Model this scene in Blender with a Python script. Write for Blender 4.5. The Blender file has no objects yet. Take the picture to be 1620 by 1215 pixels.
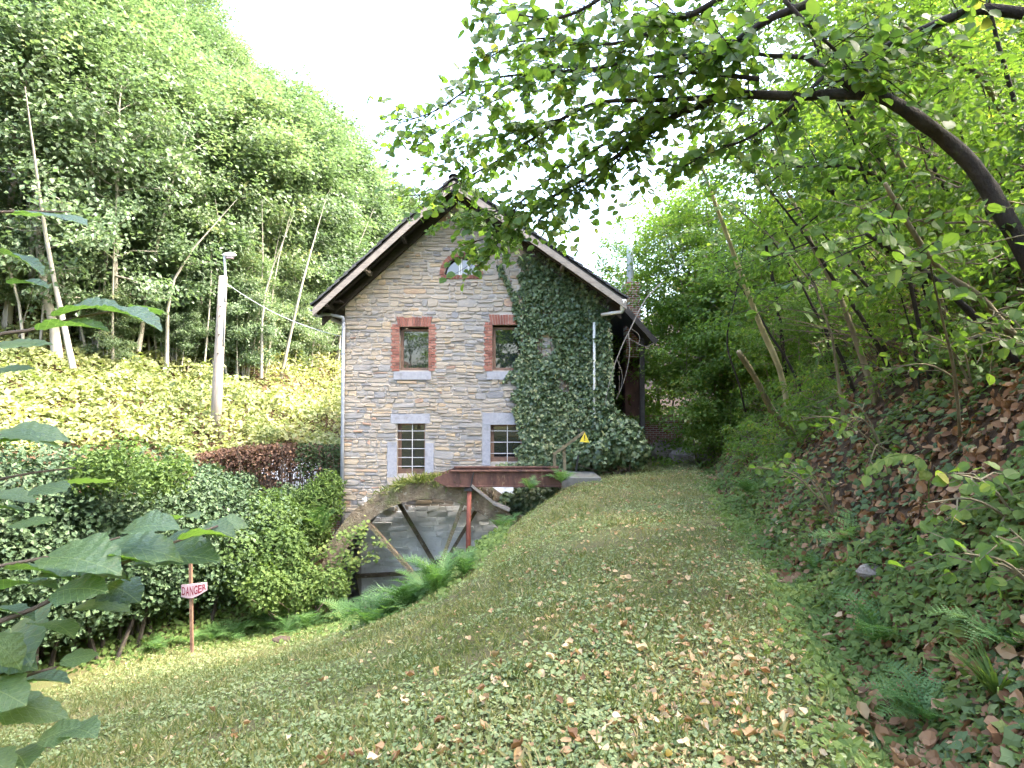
import bpy, math
import numpy as np
from mathutils import Vector, Matrix

# ------------------------------------------------------------------ camera, sky, sun, exposure
scene = bpy.context.scene
COL = scene.collection
FPX, PITCH, CAMZ = 1000.0, math.radians(2.0), 1.6       # focal length in photo pixels, upward pitch, eye height

cam_data = bpy.data.cameras.new('camera')
cam_data.sensor_width = 36.0
cam_data.lens = 36.0 * FPX / 1620.0
cam_data.clip_start = 0.05
cam_data.clip_end = 3000.0
cam = bpy.data.objects.new('camera', cam_data)
cam.location = (0, 0, CAMZ)
cam.rotation_euler = (math.radians(90) + PITCH, 0, 0)
COL.objects.link(cam)
scene.camera = cam

SUN_AZ, SUN_EL = math.radians(100), math.radians(49)      # from +Y towards +X
world = bpy.data.worlds.new('World')
scene.world = world
world.use_nodes = True
wn = world.node_tree
for n in list(wn.nodes):
    wn.nodes.remove(n)
w_out = wn.nodes.new('ShaderNodeOutputWorld')
w_bg = wn.nodes.new('ShaderNodeBackground')
w_sky = wn.nodes.new('ShaderNodeTexSky')
w_sky.sky_type = 'NISHITA'
w_sky.sun_disc = False
w_sky.sun_elevation = SUN_EL
w_sky.sun_rotation = SUN_AZ
w_sky.air_density = 1.0
w_sky.dust_density = 5.5
w_sky.ozone_density = 0.7
w_bg.inputs['Strength'].default_value = 0.15
wn.links.new(w_sky.outputs[0], w_bg.inputs[0])
wn.links.new(w_bg.outputs[0], w_out.inputs[0])

sun_data = bpy.data.lights.new('sun', 'SUN')
sun_data.energy = 1.2
sun_data.angle = math.radians(9)
sun_data.color = (1.0, 0.93, 0.82)
sun = bpy.data.objects.new('sun', sun_data)
sdir = Vector((math.cos(SUN_EL) * math.sin(SUN_AZ), math.cos(SUN_EL) * math.cos(SUN_AZ), math.sin(SUN_EL)))
sun.rotation_euler = (-sdir).to_track_quat('-Z', 'Y').to_euler()
sun.location = sdir * 60
COL.objects.link(sun)

scene.view_settings.view_transform = 'Standard'
scene.view_settings.look = 'None'
scene.view_settings.exposure = 3.87
scene.view_settings.gamma = 1.0
scene.render.engine = 'CYCLES'
scene.cycles.use_denoising = True
scene.cycles.max_bounces = 7
scene.cycles.diffuse_bounces = 4
scene.cycles.glossy_bounces = 3
scene.cycles.transmission_bounces = 5
scene.cycles.transparent_max_bounces = 4
scene.cycles.caustics_reflective = False
scene.cycles.caustics_refractive = False
scene.cycles.use_adaptive_sampling = True
scene.cycles.adaptive_threshold = 0.02

# ------------------------------------------------------------------ small numeric helpers
RNG = np.random.default_rng(11)


def P(px, py, Y):
    """world point that the photo pixel shows at depth Y"""
    u, v = (px - 810.0) / FPX, (607.5 - py) / FPX
    dy = math.cos(PITCH) - v * math.sin(PITCH)
    dz = math.sin(PITCH) + v * math.cos(PITCH)
    t = Y / dy
    return np.array([u * t, Y, CAMZ + dz * t])


def pix(x, y, z):
    """photo pixel of world points"""
    x, y, z = np.asarray(x, float), np.asarray(y, float), np.asarray(z, float) - CAMZ
    d = y * math.cos(PITCH) + z * math.sin(PITCH)
    h = -y * math.sin(PITCH) + z * math.cos(PITCH)
    d = np.where(np.abs(d) < 1e-3, 1e-3, d)
    return 810 + FPX * x / d, 607.5 - FPX * h / d


def _hash(i, j, seed):
    n = (i.astype(np.int64) * 374761393 + j.astype(np.int64) * 668265263 + seed * 1442695041) & 0x7fffffff
    n = ((n ^ (n >> 13)) * 1274126177) & 0x7fffffff
    return ((n ^ (n >> 16)) & 0xffff) / 65535.0


def vnoise(x, y, seed=0):
    x, y = np.asarray(x, float), np.asarray(y, float)
    i, j = np.floor(x), np.floor(y)
    fx, fy = x - i, y - j
    fx, fy = fx * fx * (3 - 2 * fx), fy * fy * (3 - 2 * fy)
    a, b = _hash(i, j, seed), _hash(i + 1, j, seed)
    c, d = _hash(i, j + 1, seed), _hash(i + 1, j + 1, seed)
    return (a * (1 - fx) + b * fx) * (1 - fy) + (c * (1 - fx) + d * fx) * fy


def fbm(x, y, seed=0):
    return 0.55 * vnoise(x, y, seed) + 0.3 * vnoise(x * 2.1, y * 2.1, seed + 1) + 0.15 * vnoise(x * 4.3, y * 4.3, seed + 2)


def smax(a, b, k):
    return 0.5 * (a + b + np.sqrt((a - b) ** 2 + k * k))


def smin(a, b, k):
    return 0.5 * (a + b - np.sqrt((a - b) ** 2 + k * k))


def sstep(a, b, x):
    t = np.clip((x - a) / (b - a), 0, 1)
    return t * t * (3 - 2 * t)


# ------------------------------------------------------------------ terrain
def x_ditch(y):
    return 1.3 + 0.24 * np.clip(y, -6, 60)


def x_edge(y):
    return np.interp(y, [-20, 2, 5, 11, 16, 19, 60], [-1.0, -0.25, 0.25, 0.85, 1.15, 2.6, 2.6])


def left_hill(x, y):
    L = 0.45 * (-x) + 0.2 * np.clip(y, -60, 48) - 8.0 - 1.1 * (1 - sstep(9.5, 17, y))
    up = np.maximum(L - 4.6, 0)
    L = L + 1.15 * up
    return smin(L, 46.0 + 0 * L, 6.0)


def ground_z(x, y, detail=True):
    x, y = np.asarray(x, float), np.asarray(y, float)
    s = x_edge(y) - x
    sp = 0.5 * (s + np.sqrt(s * s + 0.45)) - 0.02
    bank = -sp * np.interp(y, [-10, 0, 3, 6, 11, 14, 15.5], [0.1, 0.2, 0.38, 0.50, 0.66, 0.78, 1.15])
    yc = np.clip(y, -4, 18)
    lower = -0.29 + 0.142 * np.clip(x + 0.82, -14, 4) - 0.22 * (yc - 3.3)      # the lawn below the bank, one tilted plane
    base = smax(bank, lower, 0.7) - 0.05
    base = np.minimum(base, 0.06)
    base = smax(base, left_hill(x, y), 0.5)
    # pit of the wheel
    pit = sstep(15.0, 15.6, y) * (1 - sstep(18.7, 19.0, y)) * sstep(-5.6, -5.2, x) * (1 - sstep(0.2, 1.1, x))
    base = base * (1 - pit) + np.minimum(base, -6.4) * pit
    # ditch and hillside on the other side of the bank
    d = x - x_ditch(y)
    ditch = -0.28 * np.exp(-(d / 0.3) ** 2) * sstep(-2, 1, y)
    hd = d - 0.35
    hill = 0.5 * (hd + np.sqrt(hd * hd + 0.25))
    hill = 0.95 * hill + 1.0 * (1 - np.exp(-hill / 1.6))
    hill = smin(hill, 48.0 + 0 * hill, 6.0) - 0.05
    hill = hill * (1 - 0.35 * sstep(17, 22, y) * (1 - sstep(4, 9, d)))
    z = base + ditch + hill
    if detail:
        z = z + 0.10 * (fbm(x * 0.9, y * 0.9, 3) - 0.5) + 0.05 * (fbm(x * 3, y * 3, 9) - 0.5)
        z = z + (fbm(x * 0.5, y * 0.5, 5) - 0.5) * np.clip(d, 0, 3) * 0.4
        z = z + (fbm(x * 0.25, y * 0.25, 7) - 0.5) * 1.2 * sstep(0.5, 6, left_hill(x, y) + 2)
    return z


def ground_n(x, y):
    e = 0.12
    dx = (ground_z(x + e, y) - ground_z(x - e, y)) / (2 * e)
    dy = (ground_z(x, y + e) - ground_z(x, y - e)) / (2 * e)
    n = np.stack([-dx, -dy, np.ones_like(dx)], -1)
    return n / np.linalg.norm(n, axis=-1, keepdims=True)


def hit(px, py, y0=1.2, y1=90):
    """where the ray through a photo pixel meets the ground"""
    ys = np.concatenate([np.arange(y0, 20, .02), np.arange(20, y1, .1)])
    u, v = (px - 810.0) / FPX, (607.5 - py) / FPX
    dy, dz = math.cos(PITCH) - v * math.sin(PITCH), math.sin(PITCH) + v * math.cos(PITCH)
    xs, zs = u * ys / dy, CAMZ + dz * ys / dy
    below = zs < ground_z(xs, ys)
    k = int(np.argmax(below)) if below.any() else len(ys) - 1
    return np.array([xs[k], ys[k], float(ground_z(xs[k], ys[k]))])


# ------------------------------------------------------------------ materials
def _mat(name):
    m = bpy.data.materials.new(name)
    m.use_nodes = True
    nt = m.node_tree
    for n in list(nt.nodes):
        nt.nodes.remove(n)
    out = nt.nodes.new('ShaderNodeOutputMaterial')
    return m, nt, out


def _ramp(nt, stops, interp='LINEAR'):
    r = nt.nodes.new('ShaderNodeValToRGB')
    r.color_ramp.interpolation = interp
    el = r.color_ramp.elements
    while len(el) > 1:
        el.remove(el[-1])
    for i, (p, c) in enumerate(stops):
        e = el[0] if i == 0 else el.new(p)
        e.position = p
        e.color = (c[0], c[1], c[2], 1)
    return r


def _math(nt, op, a, b=None, clamp=False):
    m = nt.nodes.new('ShaderNodeMath')
    m.operation = op
    m.use_clamp = clamp
    for k, v in enumerate((a, b)):
        if v is None:
            continue
        if isinstance(v, (int, float)):
            m.inputs[k].default_value = v
        else:
            nt.links.new(v, m.inputs[k])
    return m.outputs[0]


def _noise(nt, scale, detail=6, rough=0.6, coord='Object', stretch=None):
    tc = nt.nodes.new('ShaderNodeTexCoord')
    src = tc.outputs[coord]
    if stretch:
        mp = nt.nodes.new('ShaderNodeMapping')
        mp.inputs['Scale'].default_value = stretch
        nt.links.new(src, mp.inputs[0])
        src = mp.outputs[0]
    n = nt.nodes.new('ShaderNodeTexNoise')
    n.inputs['Scale'].default_value = scale
    n.inputs['Detail'].default_value = detail
    n.inputs['Roughness'].default_value = rough
    nt.links.new(src, n.inputs['Vector'])
    return n.outputs['Fac']


def _mixc(nt, fac, a, b, mode='MIX'):
    m = nt.nodes.new('ShaderNodeMix')
    m.data_type = 'RGBA'
    m.blend_type = mode
    for k, v in ((0, fac), (6, a), (7, b)):
        if isinstance(v, (int, float)):
            m.inputs[k].default_value = v
        elif isinstance(v, tuple):
            m.inputs[k].default_value = (v[0], v[1], v[2], 1)
        else:
            nt.links.new(v, m.inputs[k])
    return m.outputs[2]


def surf(name, stops, scale=6.0, rough=0.8, bump=0.3, bump_scale=None, attr=None, stretch=None, metallic=0.0, spec=0.4,
         second=None, dist=0.02):
    """noise-driven colour; attr: per-piece value picks the colour, noise only varies it; second=(colour, scale, lo, hi) adds stains"""
    m, nt, out = _mat(name)
    b = nt.nodes.new('ShaderNodeBsdfPrincipled')
    b.inputs['Roughness'].default_value = rough
    b.inputs['Metallic'].default_value = metallic
    b.inputs['Specular IOR Level'].default_value = spec
    nz = _noise(nt, scale, stretch=stretch)
    if attr:
        a = nt.nodes.new('ShaderNodeAttribute')
        a.attribute_name = attr
        f = _math(nt, 'ADD', a.outputs['Fac'], _math(nt, 'MULTIPLY', _math(nt, 'SUBTRACT', nz, 0.5), 0.35), True)
    else:
        f = nz
    r = _ramp(nt, stops)
    nt.links.new(f, r.inputs[0])
    c = r.outputs[0]
    if second:
        for (sc, ssc, lo, hi) in (second if isinstance(second, list) else [second]):
            n2 = _noise(nt, ssc, 8, 0.7, stretch=stretch)
            mr = nt.nodes.new('ShaderNodeMapRange')
            mr.inputs[1].default_value, mr.inputs[2].default_value = lo, hi
            nt.links.new(n2, mr.inputs[0])
            c = _mixc(nt, mr.outputs[0], c, sc)
    nt.links.new(c, b.inputs['Base Color'])
    if bump:
        bn = nt.nodes.new('ShaderNodeBump')
        bn.inputs['Strength'].default_value = bump
        bn.inputs['Distance'].default_value = dist
        nt.links.new(_noise(nt, bump_scale or scale * 4, 8, 0.65, stretch=stretch), bn.inputs['Height'])
        nt.links.new(bn.outputs[0], b.inputs['Normal'])
    nt.links.new(b.outputs[0], out.inputs[0])
    return m


def leaf_mat(name, stops, trans=0.4, rough=0.5, orand=0.3, spec=0.35, tcol=(1.15, 1.25, 0.55), mottle=0.0, veins=False):
    """leaf: colour from the per-leaf value v and the object's random; part of the light passes through"""
    m, nt, out = _mat(name)
    a = nt.nodes.new('ShaderNodeAttribute')
    a.attribute_name = 'v'
    oi = nt.nodes.new('ShaderNodeObjectInfo')
    f = _math(nt, 'ADD', _math(nt, 'MULTIPLY', a.outputs['Fac'], 1 - orand), _math(nt, 'MULTIPLY', oi.outputs['Random'], orand), True)
    if mottle:
        f = _math(nt, 'ADD', f, _math(nt, 'MULTIPLY', _math(nt, 'SUBTRACT', _noise(nt, 30), 0.5), mottle), True)
    r = _ramp(nt, stops)
    nt.links.new(f, r.inputs[0])
    b = nt.nodes.new('ShaderNodeBsdfPrincipled')
    b.inputs['Roughness'].default_value = rough
    b.inputs['Specular IOR Level'].default_value = spec
    col = r.outputs[0]
    if veins:
        tc = nt.nodes.new('ShaderNodeTexCoord')
        sx = nt.nodes.new('ShaderNodeSeparateXYZ')
        nt.links.new(tc.outputs['Object'], sx.inputs[0])
        ax = _math(nt, 'ABSOLUTE', sx.outputs[0])
        mid = _math(nt, 'LESS_THAN', ax, .011)
        fr = _math(nt, 'FRACT', _math(nt, 'MULTIPLY', _math(nt, 'SUBTRACT', sx.outputs[1], _math(nt, 'MULTIPLY', ax, .75)), 7.5))
        rib = _math(nt, 'LESS_THAN', fr, .075)
        vn = _math(nt, 'MAXIMUM', mid, rib)
        col = _mixc(nt, _math(nt, 'MULTIPLY', vn, .55), col, (.28, .36, .16))
        bn = nt.nodes.new('ShaderNodeBump')
        bn.inputs['Strength'].default_value = .6
        bn.inputs['Distance'].default_value = .01
        nt.links.new(_math(nt, 'ADD', _math(nt, 'MULTIPLY', vn, -1.0), _noise(nt, 14, 3)), bn.inputs['Height'])
        nt.links.new(bn.outputs[0], b.inputs['Normal'])
    nt.links.new(col, b.inputs['Base Color'])
    t = nt.nodes.new('ShaderNodeBsdfTranslucent')
    nt.links.new(_mixc(nt, 1.0, col, tcol, 'MULTIPLY'), t.inputs[0])
    mx = nt.nodes.new('ShaderNodeMixShader')
    mx.inputs[0].default_value = trans
    nt.links.new(b.outputs[0], mx.inputs[1])
    nt.links.new(t.outputs[0], mx.inputs[2])
    nt.links.new(mx.outputs[0], out.inputs[0])
    return m


M = {}
M['stone'] = surf('stone', [(0, (.22, .218, .222)), (.2, (.28, .268, .252)), (.38, (.34, .295, .24)), (.6, (.38, .325, .255)), (.8, (.42, .325, .21)), (1, (.31, .205, .15))],
                  7, .9, .6, 30, 'v', second=[((.17, .155, .14), 1.7, .54, .78), ((.42, .40, .36), 11, .62, .75)])
M['mortar'] = surf('mortar', [(.3, (.24, .215, .185)), (.5, (.38, .345, .30)), (.7, (.46, .42, .37))], 4, .95, .5, 50)
M['lime_wall'] = surf('lime_wall', [(.3, (.66, .65, .61)), (.55, (.78, .77, .73)), (.8, (.84, .83, .79))], 2.5, .95, .6, 20,
                      second=[((.34, .35, .28), 1.1, .60, .80), ((.56, .51, .44), 6, .56, .72)])
M['brick'] = surf('brick', [(0, (.15, .065, .05)), (.5, (.26, .105, .075)), (1, (.33, .165, .12))], 12, .9, .4, 60, 'v', second=((.30, .26, .24), 18, .62, .75))
M['bluestone'] = surf('bluestone', [(.3, (.25, .255, .28)), (.7, (.34, .345, .37))], 14, .8, .3, 60, second=((.18, .175, .17), 3, .55, .75))
M['roof_tile'] = surf('roof_tile', [(0, (.025, .027, .032)), (.6, (.05, .053, .06)), (1, (.075, .078, .08))], 10, .7, .3, 50, 'v', second=((.09, .10, .04), 5, .56, .75))
M['dark_wood'] = surf('dark_wood', [(.3, (.022, .019, .017)), (.7, (.05, .043, .038))], 5, .85, .3, 40, stretch=(1, 6, 6))
M['grey_wood'] = surf('grey_wood', [(.3, (.16, .14, .12)), (.7, (.30, .27, .235))], 3, .85, .35, 40, stretch=(1.2, 6, 6), second=((.09, .06, .045), 3, .55, .75))
M['frame_wood'] = surf('frame_wood', [(.3, (.12, .065, .045)), (.7, (.22, .135, .09))], 6, .6, .2, 60)
M['white_paint'] = surf('white_paint', [(.3, (.62, .62, .58)), (.7, (.78, .78, .74))], 6, .5, .1, 60, second=((.35, .33, .27), 5, .58, .8))
M['zinc'] = surf('zinc', [(.3, (.28, .31, .36)), (.7, (.38, .42, .48))], 5, .5, .1, 60, metallic=.25)
M['steel_flue'] = surf('steel_flue', [(.3, (.60, .63, .70)), (.7, (.72, .75, .82))], 4, .5, .05, 60)
M['bar_steel'] = surf('bar_steel', [(.3, (.42, .40, .40)), (.7, (.6, .58, .57))], 20, .6, .1, 60)
M['rust'] = surf('rust', [(.25, (.05, .028, .024)), (.5, (.105, .05, .038)), (.75, (.18, .09, .06))], 5, .85, .4, 40,
                 stretch=(1, 1, .35), second=[((.34, .26, .15), 7, .58, .76), ((.025, .018, .018), 3, .55, .72)])
M['rust_red'] = surf('rust_red', [(.3, (.16, .045, .03)), (.7, (.26, .085, .055))], 9, .75, .3, 50)
M['rust_moss'] = surf('rust_moss', [(.3, (.10, .075, .05)), (.5, (.19, .145, .095)), (.7, (.30, .245, .165))], 6, .95, .9, 18,
                      second=[((.15, .155, .06), 1.6, .50, .62), ((.42, .39, .33), 7, .58, .68)], dist=.08)
M['bark_dark'] = surf('bark_dark', [(.3, (.015, .012, .010)), (.7, (.045, .036, .028))], 9, .95, .8, 40, stretch=(1, 1, .5), second=((.075, .085, .03), 4, .58, .72), dist=.03)
M['bark_pale'] = surf('bark_pale', [(.3, (.24, .22, .18)), (.7, (.46, .43, .37))], 3, .9, .4, 20, stretch=(1, 1, .5), second=((.10, .10, .06), 1.5, .5, .7))
M['bark_hazel'] = surf('bark_hazel', [(.3, (.10, .085, .045)), (.7, (.25, .21, .13))], 5, .9, .5, 25, stretch=(1, 1, .5), second=((.03, .028, .018), 2.5, .5, .66))
M['twig'] = surf('twig', [(.3, (.09, .065, .045)), (.7, (.20, .15, .11))], 9, .9, .3, 30)
M['pole_wood'] = surf('pole_wood', [(.3, (.19, .165, .14)), (.7, (.32, .285, .245))], 4, .9, .4, 30, stretch=(5, 5, .6), second=((.10, .08, .065), 5, .55, .75))
M['gravel'] = surf('gravel', [(.3, (.42, .41, .39)), (.7, (.58, .57, .55))], 8, .95, .5, 40)
M['concrete'] = surf('concrete', [(.3, (.11, .107, .10)), (.7, (.20, .195, .18))], 6, .9, .4, 40, second=((.07, .08, .035), 3, .5, .7))
M['black_plastic'] = surf('black_plastic', [(.3, (.012, .012, .014)), (.7, (.03, .03, .032))], 6, .6, .1, 30)
M['sign_red'] = surf('sign_red', [(.3, (.13, .008, .02)), (.7, (.18, .012, .03))], 9, .5, .05, 30)
M['sign_white'] = surf('sign_white', [(.3, (.36, .25, .28)), (.7, (.46, .34, .37))], 9, .5, .05, 30)
M['sign_yellow'] = surf('sign_yellow', [(.3, (.70, .52, .04)), (.7, (.80, .62, .06))], 9, .5, .05, 30)
M['lamp_plastic'] = surf('lamp_plastic', [(.3, (.55, .57, .6)), (.7, (.66, .68, .7))], 9, .4, .05, 30)
M['soil'] = surf('soil', [(.3, (.035, .024, .016)), (.7, (.085, .06, .04))], 6, .95, .8, 20, dist=.05)
M['rock'] = surf('rock', [(.3, (.16, .14, .12)), (.7, (.34, .30, .26))], 3, .95, .8, 12, second=((.10, .11, .04), 2.2, .52, .68), dist=.08)


def glass_mat():
    m, nt, out = _mat('window_glass')
    b = nt.nodes.new('ShaderNodeBsdfPrincipled')
    b.inputs['Base Color'].default_value = (.012, .016, .018, 1)
    b.inputs['Roughness'].default_value = .02
    b.inputs['IOR'].default_value = 1.85
    b.inputs['Specular IOR Level'].default_value = .5
    bn = nt.nodes.new('ShaderNodeBump')
    bn.inputs['Strength'].default_value = .05
    bn.inputs['Distance'].default_value = .02
    nt.links.new(_noise(nt, 1.5, 2), bn.inputs['Height'])
    nt.links.new(bn.outputs[0], b.inputs['Normal'])
    nt.links.new(b.outputs[0], out.inputs[0])
    return m


M['glass'] = glass_mat()


def brickwork_mat():
    m, nt, out = _mat('brickwork')
    tc = nt.nodes.new('ShaderNodeTexCoord')
    mp = nt.nodes.new('ShaderNodeMapping')
    mp.inputs['Rotation'].default_value = (math.radians(90), 0, 0)
    nt.links.new(tc.outputs['Object'], mp.inputs[0])
    bt = nt.nodes.new('ShaderNodeTexBrick')
    bt.inputs['Color1'].default_value = (.22, .07, .05, 1)
    bt.inputs['Color2'].default_value = (.32, .12, .08, 1)
    bt.inputs['Mortar'].default_value = (.5, .45, .4, 1)
    bt.inputs['Scale'].default_value = 1.0
    bt.inputs['Mortar Size'].default_value = .012
    bt.inputs['Brick Width'].default_value = .22
    bt.inputs['Row Height'].default_value = .075
    nt.links.new(mp.outputs[0], bt.inputs['Vector'])
    b = nt.nodes.new('ShaderNodeBsdfPrincipled')
    b.inputs['Roughness'].default_value = .9
    nt.links.new(bt.outputs[0], b.inputs['Base Color'])
    nt.links.new(b.outputs[0], out.inputs[0])
    return m


M['brickwork'] = brickwork_mat()


def ground_mat():
    """moss and thin grass on the bank; leaf mould under the trees, chosen by the vertex value 'wood'"""
    m, nt, out = _mat('ground')
    b = nt.nodes.new('ShaderNodeBsdfPrincipled')
    b.inputs['Roughness'].default_value = .95
    b.inputs['Specular IOR Level'].default_value = .2
    big = _noise(nt, .9, 5, .6)
    mid = _noise(nt, 6, 8, .7)
    fine = _noise(nt, 45, 6, .75)
    r1 = _ramp(nt, [(.3, (.085, .065, .04)), (.45, (.12, .11, .05)), (.6, (.105, .13, .045)), (.75, (.17, .14, .08))])
    nt.links.new(_math(nt, 'ADD', _math(nt, 'MULTIPLY', mid, .6), _math(nt, 'MULTIPLY', big, .4)), r1.inputs[0])
    r2 = _ramp(nt, [(.33, (.38, .33, .27)), (.5, (1, 1, 1)), (.68, (1.4, 1.35, 1.15))])
    nt.links.new(fine, r2.inputs[0])
    lawn = _mixc(nt, 1.0, r1.outputs[0], r2.outputs[0], 'MULTIPLY')
    r3 = _ramp(nt, [(.3, (.022, .015, .01)), (.5, (.06, .038, .022)), (.65, (.14, .085, .045)), (.8, (.05, .055, .02))])
    nt.links.new(_math(nt, 'ADD', _math(nt, 'MULTIPLY', mid, .5), _math(nt, 'MULTIPLY', fine, .5)), r3.inputs[0])
    a = nt.nodes.new('ShaderNodeAttribute')
    a.attribute_name = 'wood'
    c = _mixc(nt, a.outputs['Fac'], lawn, r3.outputs[0])
    nt.links.new(c, b.inputs['Base Color'])
    bn = nt.nodes.new('ShaderNodeBump')
    bn.inputs['Strength'].default_value = .9
    bn.inputs['Distance'].default_value = .03
    nt.links.new(_math(nt, 'ADD', fine, _math(nt, 'MULTIPLY', mid, 1.5)), bn.inputs['Height'])
    nt.links.new(bn.outputs[0], b.inputs['Normal'])
    nt.links.new(b.outputs[0], out.inputs[0])
    return m


M['ground'] = ground_mat()

G1, G2, G3 = (.045, .085, .022), (.085, .14, .035), (.15, .20, .055)
M['leaf_left'] = leaf_mat('leaf_left', [(0, (.075, .125, .062)), (.4, (.12, .18, .095)), (.75, (.17, .23, .12)), (.92, (.23, .25, .115)), (1, (.29, .25, .12))], .48, .42, .35, spec=.5, tcol=(1.05, 1.15, .7))
M['leaf_right'] = leaf_mat('leaf_right', [(0, (.07, .13, .03)), (.45, (.115, .195, .042)), (.8, (.18, .25, .055)), (.93, (.29, .28, .065)), (1, (.32, .24, .08))], .58, .5, .25, tcol=(1.3, 1.4, .6))
M['leaf_hazel'] = leaf_mat('leaf_hazel', [(0, (.06, .12, .035)), (.5, (.105, .18, .048)), (.82, (.17, .235, .06)), (.93, (.30, .28, .085)), (1, (.24, .14, .07))], .6, .45, .35, tcol=(1.5, 1.6, .65), mottle=.1)
M['leaf_near'] = leaf_mat('leaf_near', [(0, (.08, .14, .06)), (.6, (.12, .195, .075)), (1, (.17, .24, .08))], .45, .32, .5, spec=.8, tcol=(1.6, 1.8, .5), mottle=.14, veins=True)
M['leaf_ivy'] = leaf_mat('leaf_ivy', [(0, (.04, .075, .032)), (.5, (.09, .135, .058)), (.85, (.155, .205, .09)), (1, (.23, .25, .12))], .18, .42, 0, spec=.5)
M['leaf_holly'] = leaf_mat('leaf_holly', [(0, (.03, .055, .028)), (.5, (.055, .095, .045)), (.85, (.09, .135, .062)), (1, (.15, .17, .08))], .2, .55, .15, spec=.25)
M['leaf_bramble'] = leaf_mat('leaf_bramble', [(0, (.10, .14, .055)), (.35, (.20, .235, .09)), (.65, (.31, .32, .14)), (.85, (.37, .32, .17)), (1, (.22, .13, .08))], .35, .5, 0)
M['leaf_dead'] = leaf_mat('leaf_dead', [(0, (.07, .035, .022)), (.5, (.14, .075, .045)), (.85, (.21, .13, .08)), (1, (.06, .09, .03))], .25, .7, 0)
M['leaf_under'] = leaf_mat('leaf_under', [(0, (.065, .11, .035)), (.4, (.115, .175, .05)), (.7, (.165, .225, .065)), (.9, (.22, .26, .08)), (1, (.30, .26, .10))], .42, .6, .2, spec=.15)
M['leaf_clover'] = leaf_mat('leaf_clover', [(0, (.11, .165, .065)), (.4, (.19, .24, .10)), (.8, (.27, .31, .145)), (1, (.34, .345, .16))], .3, .55, 0)
M['grass'] = leaf_mat('grass', [(0, (.09, .125, .035)), (.4, (.165, .185, .06)), (.7, (.25, .235, .10)), (1, (.38, .32, .19))], .35, .6, 0)
M['bark_sunny'] = surf('bark_sunny', [(.3, (.26, .23, .12)), (.7, (.46, .42, .27))], 4, .9, .5, 25, stretch=(1, 1, .5), second=((.10, .09, .05), 2.5, .55, .7))  # pale stem bark with yellow sunlight put into its colour
M['leaf_ivy_ground'] = leaf_mat('leaf_ivy_ground', [(0, (.05, .085, .035)), (.5, (.095, .14, .055)), (1, (.18, .22, .09))], .2, .6, 0, spec=.15)
M['grass_green'] = leaf_mat('grass_green', [(0, (.08, .14, .035)), (.6, (.14, .20, .05)), (1, (.24, .26, .08))], .4, .5, 0)
M['litter'] = leaf_mat('litter', [(0, (.09, .05, .03)), (.2, (.22, .12, .06)), (.42, (.38, .25, .13)), (.65, (.48, .36, .21)), (.85, (.55, .45, .30)), (1, (.50, .38, .08))], .25, .7, .6, spec=.25, tcol=(1.1, .95, .6), mottle=.25)
M['litter_wood'] = leaf_mat('litter_wood', [(0, (.07, .04, .022)), (.35, (.19, .10, .05)), (.7, (.33, .20, .11)), (1, (.44, .32, .19))], .2, .7, .0, spec=.25, tcol=(1.1, .95, .6))
M['fern'] = leaf_mat('fern', [(0, (.06, .13, .04)), (.5, (.10, .20, .06)), (.85, (.16, .27, .09)), (1, (.24, .26, .08))], .45, .5, .7)
M['moss'] = surf('moss', [(.3, (.05, .055, .015)), (.7, (.13, .13, .035))], 14, .95, .8, 60, dist=.03)


# ------------------------------------------------------------------ mesh building
class Acc:
    """collects vertices and 3- or 4-sided faces for ONE mesh object"""

    def __init__(self):
        self.V, self.F, self.A, self.n = [], {3: [], 4: []}, {3: [], 4: []}, 0

    def add(self, V, F, v=0.5):
        V = np.asarray(V, float).reshape(-1, 3)
        F = np.asarray(F, np.int64)
        if len(F) == 0:
            return self
        k = F.shape[1]
        self.V.append(V)
        self.F[k].append(F + self.n)
        a = np.empty(len(F))
        a[:] = v
        self.A[k].append(a)
        self.n += len(V)
        return self

    def mesh(self, name, mat, smooth=False, origin=(0, 0, 0)):
        me = bpy.data.meshes.new(name)
        V = np.concatenate(self.V) - np.asarray(origin, float)
        tri = np.concatenate(self.F[3]) if self.F[3] else np.zeros((0, 3), np.int64)
        quad = np.concatenate(self.F[4]) if self.F[4] else np.zeros((0, 4), np.int64)
        att = np.concatenate([np.concatenate(self.A[k]) if self.A[k] else np.zeros(0) for k in (3, 4)])
        loops = np.concatenate([tri.ravel(), quad.ravel()]).astype(np.int32)
        tot = np.concatenate([np.full(len(tri), 3), np.full(len(quad), 4)]).astype(np.int32)
        start = np.concatenate([[0], np.cumsum(tot)[:-1]]).astype(np.int32)
        me.vertices.add(len(V))
        me.vertices.foreach_set('co', V.astype(np.float32).ravel())
        me.loops.add(len(loops))
        me.loops.foreach_set('vertex_index', loops)
        me.polygons.add(len(tot))
        me.polygons.foreach_set('loop_start', start)
        me.polygons.foreach_set('loop_total', tot)
        me.polygons.foreach_set('use_smooth', np.full(len(tot), bool(smooth)))
        at = me.attributes.new('v', 'FLOAT', 'FACE')
        at.data.foreach_set('value', att.astype(np.float32))
        me.materials.append(mat)
        me.update(calc_edges=True)
        return me


ROOT_LOC = {}


def _link(name, data, parent=None):
    o = bpy.data.objects.new(name, data)
    COL.objects.link(o)
    if parent is not None:
        o.parent = parent
    return o


def thing(name, label, cat, loc=(0, 0, 0), group=None):
    o = _link(name, None)
    o.empty_display_size = 0.2
    o.location = tuple(float(c) for c in loc)
    o['label'], o['category'] = label, cat
    if group:
        o['group'] = group
    ROOT_LOC[o.name] = np.array(loc, float)
    return o


def tag(o, label, cat, group=None, kind=None):
    o['label'], o['category'] = label, cat
    if group:
        o['group'] = group
    if kind:
        o['kind'] = kind
    return o


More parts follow.
